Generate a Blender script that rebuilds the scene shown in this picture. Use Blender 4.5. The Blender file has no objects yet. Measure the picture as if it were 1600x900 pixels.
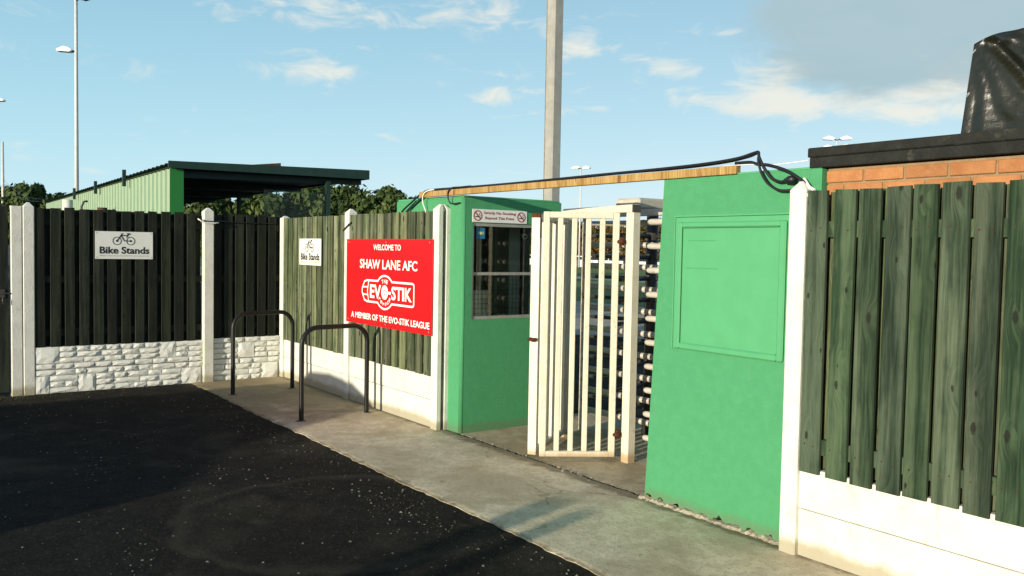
import bpy, bmesh, math, random
from mathutils import Vector, Matrix
random.seed(7)
S = bpy.context.scene
COL = S.collection
rnd = random.Random(11)

# ------------------------------------------------------------------ camera
cam_d = bpy.data.cameras.new("camera")
cam = bpy.data.objects.new("camera", cam_d); COL.objects.link(cam)
cam_d.sensor_fit = 'HORIZONTAL'; cam_d.sensor_width = 36.0; cam_d.lens = 30.573
cam_d.clip_start = 0.05; cam_d.clip_end = 3000
r_, u_, f_ = Vector((.586443, .809788, .01811)), Vector((-.046553, .011376, .998851)), Vector((-.808652, .586612, -.044369))
cam.matrix_world = Matrix(((r_.x, u_.x, -f_.x, 11.0073), (r_.y, u_.y, -f_.y, -4.2259), (r_.z, u_.z, -f_.z, 1.7234), (0, 0, 0, 1)))
S.camera = cam
S.view_settings.view_transform = 'Standard'
S.view_settings.look = 'None'
S.view_settings.gamma = 1.0
S.view_settings.exposure = EXPOSURE = 0.30
S.cycles.max_bounces = 6
S.cycles.transparent_max_bounces = 12

# ------------------------------------------------------------------ sun + sky
SUN_DIR = Vector((.29, -1.0, .165)).normalized()      # towards the sun: low, behind the photographer
SUN_EL = math.asin(SUN_DIR.z)
sun_d = bpy.data.lights.new("sun", 'SUN'); sun_d.energy = 5.0; sun_d.angle = math.radians(.5); sun_d.color = (1, .915, .75)
sun = bpy.data.objects.new("sun", sun_d); COL.objects.link(sun)
sun.rotation_euler = (-SUN_DIR).to_track_quat('-Z', 'Y').to_euler()
sun.location = (14, -20, 12)

W = bpy.data.worlds.new("World"); S.world = W; W.use_nodes = True
wt = W.node_tree; wt.nodes.clear()
def NL(t):
    def n(ty, **k):
        x = t.nodes.new(ty)
        for a, b in k.items(): setattr(x, a, b)
        return x
    def put(sock, v):
        if hasattr(v, 'is_output') or isinstance(v, bpy.types.NodeSocket): t.links.new(v, sock)
        else: sock.default_value = v
    def M(op, a, b=0.0, c=0.0, clamp=False):
        x = n('ShaderNodeMath', operation=op); x.use_clamp = clamp
        put(x.inputs[0], a); put(x.inputs[1], b); put(x.inputs[2], c)
        return x.outputs[0]
    def mix(f, a, b, mode='MIX'):
        x = n('ShaderNodeMix', data_type='RGBA', blend_type=mode)
        put(x.inputs[0], f); put(x.inputs[6], a if not isinstance(a, tuple) else (*a[:3], 1)); put(x.inputs[7], b if not isinstance(b, tuple) else (*b[:3], 1))
        return x.outputs[2]
    def noise(vec, scale, detail=4, rough=.55, dist=0):
        x = n('ShaderNodeTexNoise'); put(x.inputs['Vector'], vec)
        x.inputs['Scale'].default_value = scale; x.inputs['Detail'].default_value = detail
        x.inputs['Roughness'].default_value = rough; x.inputs['Distortion'].default_value = dist
        return x.outputs['Fac']
    def smooth(v, a, b):
        x = n('ShaderNodeMapRange', interpolation_type='SMOOTHSTEP'); put(x.inputs[0], v)
        x.inputs[1].default_value = a; x.inputs[2].default_value = b
        return x.outputs[0]
    return n, put, M, mix, noise, smooth
n, put, M, mix, noise, smooth = NL(wt)
sky = n('ShaderNodeTexSky', sky_type='NISHITA', sun_disc=False)
sky.sun_elevation = SUN_EL; sky.sun_rotation = math.atan2(SUN_DIR.x, SUN_DIR.y)
sky.air_density = 1.0; sky.dust_density = .6; sky.ozone_density = 2.0
tc = n('ShaderNodeTexCoord').outputs['Generated']
sep = n('ShaderNodeSeparateXYZ'); put(sep.inputs[0], tc)
el = M('ARCSINE', sep.outputs[2]); az = M('ARCTAN2', sep.outputs[1], sep.outputs[0])
cv = n('ShaderNodeCombineXYZ'); put(cv.inputs[0], M('MULTIPLY', az, 1.0)); put(cv.inputs[1], M('MULTIPLY', el, 2.6))
n1 = noise(cv.outputs[0], 16, 7, .6, .6); n2 = noise(cv.outputs[0], 5, 4, .55)
blobs = [(2.19, .155, .09, .010, .55),(2.0, .18, .05, .03, 1.0),(2.22, .182, .03, .012, .6),(2.15, .168, .05, .008, .4),(2.734, 0.2538, 0.0647, 0.0172, 1.0),(2.7473, 0.1929, 0.043, 0.0115, 0.75),(2.6914, 0.1892, 0.0507, 0.0065, 0.55),(2.5632, 0.2624, 0.0588, 0.0206, 0.8),(2.5982, 0.1862, 0.0293, 0.0059, 0.6),(2.5362, 0.1739, 0.0441, 0.011, 0.8),(2.4427, 0.2276, 0.0294, 0.0191, 0.9),(2.4159, 0.1598, 0.0161, 0.0044, 1.0),(2.3837, 0.1682, 0.0131, 0.0033, 1.0),(2.3454, 0.2037, 0.0333, 0.0094, 0.8),(2.2337, 0.1658, 0.06, 0.0113, 1.0),(2.3093, 0.1709, 0.0288, 0.0058, 0.7),(2.2247, 0.201, 0.0317, 0.0197, 0.9),(2.0921, 0.1472, 0.0636, 0.0067, 0.9),(2.0572, 0.1708, 0.0329, 0.0171, 1.1),(2.1113, 0.1727, 0.0405, 0.0068, 0.8),(2.4666, 0.1581, 0.022, 0.0066, 0.7),(2.2836, 0.2397, 0.0286, 0.0072, 0.5)]
def blob(a, e, wa, we, s):
    x = M('DIVIDE', M('SUBTRACT', az, a), wa * 1.18); y = M('DIVIDE', M('SUBTRACT', el, e), we * 1.25)
    q = M('ADD', M('MULTIPLY', x, x), M('MULTIPLY', y, y))
    return M('MULTIPLY', M('EXPONENT', M('MULTIPLY', q, -1.0)), s)
acc = None
for b in blobs:
    v = blob(*b); acc = v if acc is None else M('ADD', acc, v)
gen = M('MULTIPLY', smooth(n2, .55, .8), M('MULTIPLY', smooth(el, .30, .5), .7))   # the same scattered cloud goes on overhead
acc = M('ADD', acc, gen)
dens = smooth(M('ADD', M('MULTIPLY', acc, .62), M('MULTIPLY', M('SUBTRACT', n1, .5), 2.1)), .17, .98)
big = smooth(M('ADD', blob(2.09, .246, .150, .068, 1.30), M('MULTIPLY', M('SUBTRACT', noise(cv.outputs[0], 9, 6, .6, .4), .5), .9)), .38, .72)
SKYK = 1.0
elp = M('MAXIMUM', el, 0.0)
glow = n('ShaderNodeCombineXYZ')     # pale cyan lower sky that deepens towards the zenith
for i_, (c_, d_) in enumerate(((2.0, .55), (4.35, .65), (5.0, .95))): put(glow.inputs[i_], M('MULTIPLY', M('EXPONENT', M('DIVIDE', elp, -d_)), c_))
base = mix(1.0, mix(1.0, sky.outputs[0], (.44, .15, .10), 'MULTIPLY'), glow.outputs[0], 'ADD')
WHITE = (4.8, 4.75, 4.25)
c1 = mix(M('MULTIPLY', dens, .80), base, WHITE)
greyvar = mix(n2, (1.9, 2.65, 2.95), (2.7, 3.35, 3.5))
c2 = mix(M('MULTIPLY', big, .82), c1, greyvar)
c3 = mix(M('MULTIPLY', M('MULTIPLY', dens, M('SUBTRACT', 1.0, big)), .5), c2, WHITE)
bg = n('ShaderNodeBackground'); put(bg.inputs[0], c3); bg.inputs[1].default_value = .15
wo = n('ShaderNodeOutputWorld'); wt.links.new(bg.outputs[0], wo.inputs[0])

# ------------------------------------------------------------------ materials
def new_mat(name):
    m = bpy.data.materials.new(name); m.use_nodes = True
    t = m.node_tree; p = t.nodes['Principled BSDF']
    return m, t, p
def surf(name, a, b=None, scale=6, detail=5, rough=.7, bump=.0, bscale=60, spec=.3, metal=0, wear=None, wear_amt=.6, wscale=4, stretch=(1, 1, 1), rvar=0.0, grime=None, gh=.10, streak=None, streak_amt=.7):
    m, t, p = new_mat(name); n, put, M, mix, noise, smooth = NL(t)
    oc = n('ShaderNodeTexCoord').outputs['Object']; oi = n('ShaderNodeObjectInfo').outputs['Random']
    mp = n('ShaderNodeMapping'); put(mp.inputs[0], oc); mp.inputs['Scale'].default_value = stretch
    av = n('ShaderNodeVectorMath', operation='ADD'); put(av.inputs[0], mp.outputs[0])
    cx = n('ShaderNodeCombineXYZ'); put(cx.inputs[0], M('MULTIPLY', oi, 37.0)); put(cx.inputs[2], M('MULTIPLY', oi, 91.0)); put(av.inputs[1], cx.outputs[0])
    v = av.outputs[0]
    col = (*a, 1)
    if b: col = mix(smooth(noise(v, scale, detail, .6), .3, .7), a, b)
    if wear: col = mix(M('MULTIPLY', smooth(noise(v, wscale, 8, .68, .3), .56, .70), wear_amt), col, wear)
    if streak:
        ms_ = n('ShaderNodeMapping'); put(ms_.inputs[0], v); ms_.inputs['Scale'].default_value = (1, 1, .10)
        col = mix(M('MULTIPLY', M('MULTIPLY', smooth(noise(ms_.outputs[0], 26, 5, .6), .58, .70), smooth(noise(v, 2.6, 4, .6), .50, .62)), streak_amt), col, streak)
    if grime:    # mud splash along the foot, ragged upper edge
        zz = n('ShaderNodeSeparateXYZ'); put(zz.inputs[0], oc)
        lim = M('MULTIPLY', M('ADD', noise(v, 9, 6, .7), M('MULTIPLY', noise(v, 2.2, 3, .6), .9)), gh)
        col = mix(M('MULTIPLY', M('SUBTRACT', 1.0, smooth(M('SUBTRACT', zz.outputs[2], lim), -.02, .05)), .75), col, grime)
    if rvar:
        h = n('ShaderNodeHueSaturation'); put(h.inputs['Color'], col); put(h.inputs['Value'], M('ADD', 1 - rvar, M('MULTIPLY', oi, 2 * rvar))); col = h.outputs[0]
    put(p.inputs['Base Color'], col)
    p.inputs['Roughness'].default_value = rough; p.inputs['Specular IOR Level'].default_value = spec; p.inputs['Metallic'].default_value = metal
    if bump:
        bn = n('ShaderNodeBump'); put(bn.inputs['Height'], noise(v, bscale, 6, .65)); bn.inputs['Strength'].default_value = bump; bn.inputs['Distance'].default_value = .02
        put(p.inputs['Normal'], bn.outputs[0])
    return m
def wood(name, dark, mid, light, knot=(.010, .010, .007), rvar=.25, grain=1.0, streak=.5):
    m, t, p = new_mat(name); n, put, M, mix, noise, smooth = NL(t)
    oc = n('ShaderNodeTexCoord').outputs['Object']; oi = n('ShaderNodeObjectInfo').outputs['Random']
    cx = n('ShaderNodeCombineXYZ'); put(cx.inputs[0], M('MULTIPLY', oi, 37.0)); put(cx.inputs[1], M('MULTIPLY', oi, 17.0)); put(cx.inputs[2], M('MULTIPLY', oi, 91.0))
    av = n('ShaderNodeVectorMath', operation='ADD'); put(av.inputs[0], oc); put(av.inputs[1], cx.outputs[0])
    # knots: sparse cells, squeezed across the board
    sx = n('ShaderNodeSeparateXYZ'); put(sx.inputs[0], av.outputs[0])
    kv = n('ShaderNodeCombineXYZ'); put(kv.inputs[0], M('MULTIPLY', M('ADD', sx.outputs[0], sx.outputs[1]), 8.0)); put(kv.inputs[1], M('MULTIPLY', sx.outputs[2], 3.6))
    vo = n('ShaderNodeTexVoronoi', voronoi_dimensions='2D'); put(vo.inputs['Vector'], kv.outputs[0]); vo.inputs['Scale'].default_value = 1.0
    sel = n('ShaderNodeSeparateColor'); put(sel.inputs[0], vo.outputs['Color'])
    on = M('GREATER_THAN', sel.outputs[0], .58)
    kr = M('ADD', .045, M('MULTIPLY', M('MULTIPLY', sel.outputs[1], sel.outputs[1]), .12))
    wob = M('MULTIPLY', M('SUBTRACT', noise(av.outputs[0], 60, 3, .6), .5), .10)
    kn = M('MULTIPLY', M('SUBTRACT', 1.0, smooth(M('DIVIDE', M('ADD', vo.outputs['Distance'], wob), kr), .62, 1.1)), on)
    halo = M('MULTIPLY', M('SUBTRACT', 1.0, smooth(vo.outputs['Distance'], .10, .55)), on)
    mp = n('ShaderNodeMapping'); put(mp.inputs[0], av.outputs[0]); mp.inputs['Scale'].default_value = (1, 1, .045)
    wv = n('ShaderNodeVectorMath', operation='ADD'); put(wv.inputs[0], mp.outputs[0])
    hx = n('ShaderNodeCombineXYZ'); put(hx.inputs[0], M('MULTIPLY', halo, .035)); put(wv.inputs[1], hx.outputs[0])
    g = noise(wv.outputs[0], 75 * grain, 5, .65); g2 = noise(mp.outputs[0], 14, 3, .5); g3 = noise(av.outputs[0], 3.2, 5, .6)
    col = mix(smooth(g, .3, .7), dark, mid)
    col = mix(M('MULTIPLY', smooth(M('ADD', M('MULTIPLY', g2, .72), M('MULTIPLY', g3, .28)), .43, .60), streak), col, light)
    col = mix(M('MULTIPLY', halo, .18), col, light)
    gf_ = noise(wv.outputs[0], 170 * grain, 4, .7)
    gm_x = n('ShaderNodeMapRange'); put(gm_x.inputs[0], M('ADD', M('MULTIPLY', g, .6), M('MULTIPLY', gf_, .4))); gm_x.inputs[1].default_value = .32; gm_x.inputs[2].default_value = .68; gm_x.inputs[3].default_value = .62; gm_x.inputs[4].default_value = 1.28
    gc = n('ShaderNodeCombineXYZ')
    for i_ in range(3): put(gc.inputs[i_], gm_x.outputs[0])
    col = mix(1.0, col, gc.outputs[0], 'MULTIPLY')
    col = mix(M('MULTIPLY', kn, .85), col, knot)
    h = n('ShaderNodeHueSaturation'); put(h.inputs['Color'], col); put(h.inputs['Value'], M('ADD', 1 - rvar, M('MULTIPLY', oi, 2 * rvar)))
    put(h.inputs['Hue'], M('ADD', .488, M('MULTIPLY', M('FRACT', M('MULTIPLY', oi, 7.3)), .028))); put(h.inputs['Saturation'], M('ADD', .88, M('MULTIPLY', M('FRACT', M('MULTIPLY', oi, 13.7)), .28)))
    put(p.inputs['Base Color'], h.outputs[0]); p.inputs['Roughness'].default_value = .8; p.inputs['Specular IOR Level'].default_value = .25
    bn = n('ShaderNodeBump'); put(bn.inputs['Height'], M('SUBTRACT', g, M('MULTIPLY', kn, .4))); bn.inputs['Strength'].default_value = .35; bn.inputs['Distance'].default_value = .006
    put(p.inputs['Normal'], bn.outputs[0])
    return m

WHITE_C = surf('white_painted_concrete', (.70, .69, .60), (.60, .59, .51), 5, rough=.65, bump=.25, bscale=45, wear=(.42, .39, .28), wear_amt=.5, wscale=9, grime=(.30, .26, .15), gh=.07, streak=(.45, .43, .33), streak_amt=.5)
WHITE_S = surf('white_painted_stone', (.84, .84, .76), (.74, .74, .66), 18, rough=.7, bump=.5, bscale=38, wear=(.30, .30, .24), wear_amt=.35, wscale=9)
MORTARW = surf('grubby_white_joint', (.56, .55, .47), (.42, .41, .34), 9, rough=.9)
MORTAR2 = surf('crumbling_render', (.46, .41, .30), (.28, .24, .16), 30, rough=.95, bump=.5)
GROOVE = surf('bare_concrete_slot', (.24, .21, .15), (.14, .12, .08), 9, rough=.9, bump=.3)
BOARD_G = wood('green_stained_board', (.030, .042, .020), (.085, .110, .052), (.19, .20, .115), rvar=.38, streak=.7)
BOARD_R = wood('bottle_green_board', (.010, .024, .011), (.030, .052, .027), (.088, .120, .070), rvar=.18, streak=.7)
BOARD_D = wood('dark_green_board', (.004, .0055, .0035), (.012, .016, .009), (.032, .038, .022), rvar=.35, knot=(.006, .006, .005))
BOARD_B = wood('pale_back_board', (.04, .055, .025), (.085, .105, .048), (.15, .17, .09))
PINE = wood('weathered_pine', (.27, .145, .055), (.43, .25, .11), (.50, .33, .16), knot=(.16, .07, .03), rvar=.1)
GREEN = surf('green_masonry_paint', (.070, .300, .130), (.064, .278, .119), 16, rough=.78, bump=.4, bscale=150, spec=.2, wear=(.10, .35, .17), wear_amt=.35, wscale=22, grime=(.11, .20, .10), gh=.06, streak=(.10, .30, .15), streak_amt=.35)
GREEN2 = surf('green_timber_paint', (.085, .34, .150), (.078, .32, .138), 8, rough=.5, spec=.4)
CREAM = surf('cream_gate_paint', (.68, .645, .50), (.61, .575, .44), 9, rough=.5, spec=.4, wear=(.30, .20, .11), wear_amt=.4, wscale=26, bump=.15, streak=(.46, .32, .17), streak_amt=.38, grime=(.36, .22, .09), gh=.05)
RUST = surf('rust', (.12, .038, .015), (.045, .015, .008), 30, rough=.95, bump=.5)
STEEL_D = surf('dark_steel_tube', (.060, .055, .045), (.035, .03, .025), 9, rough=.45, spec=.5)
STEEL_L = surf('pale_grey_tube', (.50, .47, .39), (.42, .38, .31), 10, rough=.45, spec=.5, wear=(.2, .14, .08), wear_amt=.4, wscale=12)
BLACKP = surf('black_gloss_paint', (.008, .0075, .007), (.013, .012, .010), 9, rough=.45, spec=.3)
CABLE = surf('black_cable', (.012, .012, .014), rough=.45, spec=.4)
CABLEW = surf('white_cable', (.75, .74, .68), rough=.5)
RED = surf('red_sign_face', (.60, .008, .011), (.55, .007, .009), 4, rough=.42, spec=.3)
SIGNW = surf('white_sign_face', (.72, .73, .66), (.68, .69, .62), 6, rough=.45)
INKW = surf('white_vinyl', (.86, .84, .76), rough=.5)
INKB = surf('black_vinyl', (.016, .02, .018), rough=.5)
INKG = surf('grey_vinyl', (.30, .31, .28), rough=.5)
INKR = surf('maroon_vinyl', (.33, .02, .03), rough=.5)
BLUE = surf('blue_sticker', (.02, .16, .30), rough=.4)
YEL = surf('yellow_print', (.6, .62, .2), rough=.5)
ALU = surf('silver_window_frame', (.42, .42, .38), (.34, .33, .29), 20, rough=.4, spec=.5, metal=.4)
FELT = surf('black_roofing_felt', (.012, .013, .011), (.022, .023, .018), 12, rough=.85, bump=.6, bscale=50, wear=(.10, .10, .07), wear_amt=.45, wscale=9)
MORTAR = surf('buff_mortar', (.30, .22, .12), (.24, .17, .09), 20, rough=.95, bump=.4)
BRICK = surf('orange_brick', (.42, .195, .075), (.34, .14, .05), 9, rough=.85, bump=.4, bscale=70, wear=(.56, .30, .15), wear_amt=.5, wscale=11, rvar=.12)
SHEET = surf('pale_green_sheet', (.19, .29, .16), (.165, .26, .14), 5, rough=.5, spec=.4)
SHEETD = surf('dark_green_sheet', (.010, .030, .020), (.016, .038, .026), 5, rough=.5, spec=.4)
TRIM = surf('bright_green_trim', (.022, .17, .035), rough=.5)
CONCG = surf('grey_concrete_pole', (.35, .345, .30), (.29, .285, .25), 5, rough=.8, bump=.2)
GALV = surf('galvanised_pole', (.62, .62, .57), (.5, .5, .46), 6, rough=.5, spec=.4)
LAMPH = surf('lamp_housing', (.75, .74, .68), rough=.4, spec=.5)
LAMPD = surf('lamp_dark', (.05, .06, .09), rough=.4)
BARK = surf('bark', (.07, .05, .032), (.035, .026, .018), 9, rough=.95, bump=.5)
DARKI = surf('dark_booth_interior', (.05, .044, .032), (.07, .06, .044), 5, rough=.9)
GREYB = surf('grey_painted_block', (.48, .45, .36), (.40, .37, .29), 7, rough=.85, bump=.2)
BRIGHTW = surf('white_board', (.8, .79, .72), rough=.6)
BROWN = surf('brown_timber', (.09, .055, .03), (.05, .03, .018), 9, rough=.9, bump=.3)
PEBBLE = surf('pale_chippings', (.34, .31, .25), (.14, .13, .11), 3, rough=.9, rvar=.4)
GRIT = surf('dark_grit', (.085, .075, .055), (.025, .022, .017), 25, rough=.95)
STRAW = surf('dry_grass', (.15, .13, .055), (.07, .09, .03), 8, rough=.9)
RUBBER = surf('tyre_rubber', (.02, .02, .02), rough=.85)
CARP = surf('silver_car_paint', (.35, .36, .38), rough=.3, spec=.5, metal=.5)
PEEL = surf('peeling_white_paint', (.62, .58, .48), (.34, .30, .23), 14, rough=.85, bump=.4)

def glass(name, tint, rough=.0, haze=0.0, hazecol=(.3, .36, .33)):
    m, t, p = new_mat(name); n, put, M, mix, noise, smooth = NL(t)
    tr = n('ShaderNodeBsdfTransparent'); tr.inputs[0].default_value = (*tint, 1)
    gl = n('ShaderNodeBsdfGlossy'); gl.inputs['Roughness'].default_value = rough
    fr = n('ShaderNodeFresnel'); fr.inputs[0].default_value = 1.45 if not haze else 1.12
    mx = n('ShaderNodeMixShader'); put(mx.inputs[0], fr.outputs[0]); put(mx.inputs[1], tr.outputs[0]); put(mx.inputs[2], gl.outputs[0])
    out = mx.outputs[0]
    if haze:
        df = n('ShaderNodeBsdfDiffuse'); df.inputs[0].default_value = (*hazecol, 1)
        m2 = n('ShaderNodeMixShader'); m2.inputs[0].default_value = haze; put(m2.inputs[1], out); put(m2.inputs[2], df.outputs[0]); out = m2.outputs[0]
    put(t.nodes['Material Output'].inputs[0], out)
    return m
GLASS = glass('window_glass', (.86, .9, .86))
PERSPEX = glass('scratched_perspex', (.90, .93, .91), .08, .03)

def leafmat(name, a, b, c):
    m, t, p = new_mat(name); n, put, M, mix, noise, smooth = NL(t)
    oc = n('ShaderNodeTexCoord').outputs['Object']
    v = noise(oc, 1.3, 4, .6); v2 = noise(oc, 9.0, 3, .6)
    col = mix(smooth(v, .38, .62), a, b); col = mix(smooth(v2, .52, .7), col, c)
    put(p.inputs['Base Color'], col); p.inputs['Roughness'].default_value = .7; p.inputs['Specular IOR Level'].default_value = .2
    return m
LEAF = leafmat('green_leaves', (.028, .050, .012), (.055, .085, .020), (.13, .15, .042))
LEAF2 = leafmat('autumn_leaves', (.055, .060, .016), (.13, .075, .018), (.24, .11, .025))

# asphalt: black, coarse, with pale chippings and worn brownish patches
def asphalt_mat():
    m, t, p = new_mat('black_asphalt'); n, put, M, mix, noise, smooth = NL(t)
    oc = n('ShaderNodeTexCoord').outputs['Object']
    big = noise(oc, .7, 6, .6, .4); mid = noise(oc, 5, 6, .7); fine = noise(oc, 55, 5, .75); wear = noise(oc, 1.6, 8, .7, 1.2)
    col = mix(smooth(mid, .35, .7), (.007, .0062, .0045), (.017, .015, .011))
    col = mix(M('MULTIPLY', smooth(big, .52, .68), .85), col, (.046, .038, .025))
    col = mix(M('MULTIPLY', smooth(wear, .60, .72), .6), col, (.075, .062, .040))
    col = mix(M('MULTIPLY', smooth(fine, .50, .68), .65), col, (.055, .049, .036))
    # resurfaced disc with a soft raised lip, seen as an arc in the foreground
    sp = n('ShaderNodeSeparateXYZ'); put(sp.inputs[0], oc)
    wob = M('MULTIPLY', M('SUBTRACT', noise(oc, 2.0, 4, .6), .5), .35)
    dx = M('SUBTRACT', sp.outputs[0], 5.9); dy = M('SUBTRACT', sp.outputs[1], -1.85)
    rad = M('ADD', M('SQRT', M('ADD', M('MULTIPLY', dx, dx), M('MULTIPLY', dy, dy))), wob)
    ring = M('MULTIPLY', smooth(rad, .86, .97), M('SUBTRACT', 1.0, smooth(rad, .97, 1.06)))
    col = mix(M('MULTIPLY', ring, .40), col, (.062, .052, .035))
    vo = n('ShaderNodeTexVoronoi'); put(vo.inputs['Vector'], oc); vo.inputs['Scale'].default_value = 26
    sc_ = n('ShaderNodeSeparateColor'); put(sc_.inputs[0], vo.outputs['Color'])
    chip = M('MULTIPLY', M('LESS_THAN', vo.outputs['Distance'], .20), M('GREATER_THAN', sc_.outputs[0], .985))
    col = mix(M('MULTIPLY', chip, .8), col, (.36, .35, .31))
    put(p.inputs['Base Color'], col); p.inputs['Roughness'].default_value = .92; p.inputs['Specular IOR Level'].default_value = .12
    bn = n('ShaderNodeBump'); put(bn.inputs['Height'], M('ADD', M('ADD', M('MULTIPLY', fine, .5), M('MULTIPLY', mid, .4)), M('MULTIPLY', ring, .25)))
    bn.inputs['Strength'].default_value = .9; bn.inputs['Distance'].default_value = .02; put(p.inputs['Normal'], bn.outputs[0])
    return m
ASPHALT = asphalt_mat()
def concrete_mat(name, a, b, dirt, damt, foot=False):
    m, t, p = new_mat(name); n, put, M, mix, noise, smooth = NL(t)
    oc = n('ShaderNodeTexCoord').outputs['Object']
    big = noise(oc, 1.1, 6, .62, .5); mid = noise(oc, 7, 7, .72); fine = noise(oc, 110, 3, .6)
    gr = noise(oc, 34, 6, .75)
    col = mix(smooth(mid, .38, .62), a, b)
    col = mix(M('MULTIPLY', smooth(big, .46, .62), damt), col, dirt)
    col = mix(M('MULTIPLY', smooth(gr, .50, .64), .55), col, tuple(x * .55 for x in a))
    col = mix(M('MULTIPLY', smooth(fine, .56, .70), .5), col, tuple(x * .45 for x in a))
    if foot:
        sp = n('ShaderNodeSeparateXYZ'); put(sp.inputs[0], oc)
        e1 = smooth(M('ADD', sp.outputs[1], M('MULTIPLY', M('SUBTRACT', noise(oc, 5, 6, .7), .55), .30)), -.06, .02)
        e2 = smooth(M('ADD', M('MULTIPLY', sp.outputs[1], -1.0), M('MULTIPLY', M('SUBTRACT', noise(oc, 8, 6, .7), .55), .22)), 1.08, 1.14)
        col = mix(M('MULTIPLY', M('MAXIMUM', e1, e2), .72), col, (.12, .095, .05))
        vc = n('ShaderNodeTexVoronoi', feature='DISTANCE_TO_EDGE'); wv_ = n('ShaderNodeVectorMath', operation='ADD'); put(wv_.inputs[0], oc)
        nt_ = n('ShaderNodeTexNoise'); put(nt_.inputs['Vector'], oc); nt_.inputs['Scale'].default_value = 4; nt_.inputs['Detail'].default_value = 6
        sc2 = n('ShaderNodeVectorMath', operation='SCALE'); put(sc2.inputs[0], nt_.outputs['Color']); sc2.inputs['Scale'].default_value = .35; put(wv_.inputs[1], sc2.outputs[0])
        put(vc.inputs['Vector'], wv_.outputs[0]); vc.inputs['Scale'].default_value = .55
        crack = M('MULTIPLY', M('SUBTRACT', 1.0, smooth(vc.outputs['Distance'], .002, .006)), smooth(noise(oc, 1.7, 3, .5), .45, .55))
        col = mix(M('MULTIPLY', crack, .4), col, (.10, .085, .055))
        moss_shade = smooth(M('ADD', M('MULTIPLY', sp.outputs[0], -.30), M('MULTIPLY', M('SUBTRACT', noise(oc, 1.6, 7, .7, .6), .5), 1.6)), -1.05, -.55)  # moss and soil towards the corner, plus painted-in shade of the parked car
        col = mix(M('MULTIPLY', moss_shade, .62), col, (.20, .155, .075))
    put(p.inputs['Base Color'], col); p.inputs['Roughness'].default_value = .93; p.inputs['Specular IOR Level'].default_value = .15
    bn = n('ShaderNodeBump'); put(bn.inputs['Height'], M('ADD', M('MULTIPLY', gr, .7), M('MULTIPLY', fine, .35)))
    bn.inputs['Strength'].default_value = .45; bn.inputs['Distance'].default_value = .012; put(p.inputs['Normal'], bn.outputs[0])
    return m
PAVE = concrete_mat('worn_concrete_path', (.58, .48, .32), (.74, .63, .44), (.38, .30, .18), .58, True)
FLOOR = concrete_mat('brown_concrete_floor', (.46, .38, .24), (.56, .47, .31), (.24, .18, .10), .6)
APRON = concrete_mat('grey_terrace_concrete', (.42, .36, .27), (.48, .42, .32), (.28, .25, .2), .5)
GRASSM = surf('pitch_turf', (.10, .155, .03), (.14, .19, .045), .35, rough=.95)
SOIL = surf('rough_ground', (.05, .055, .03), (.035, .035, .02), 2, rough=.95)

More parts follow.
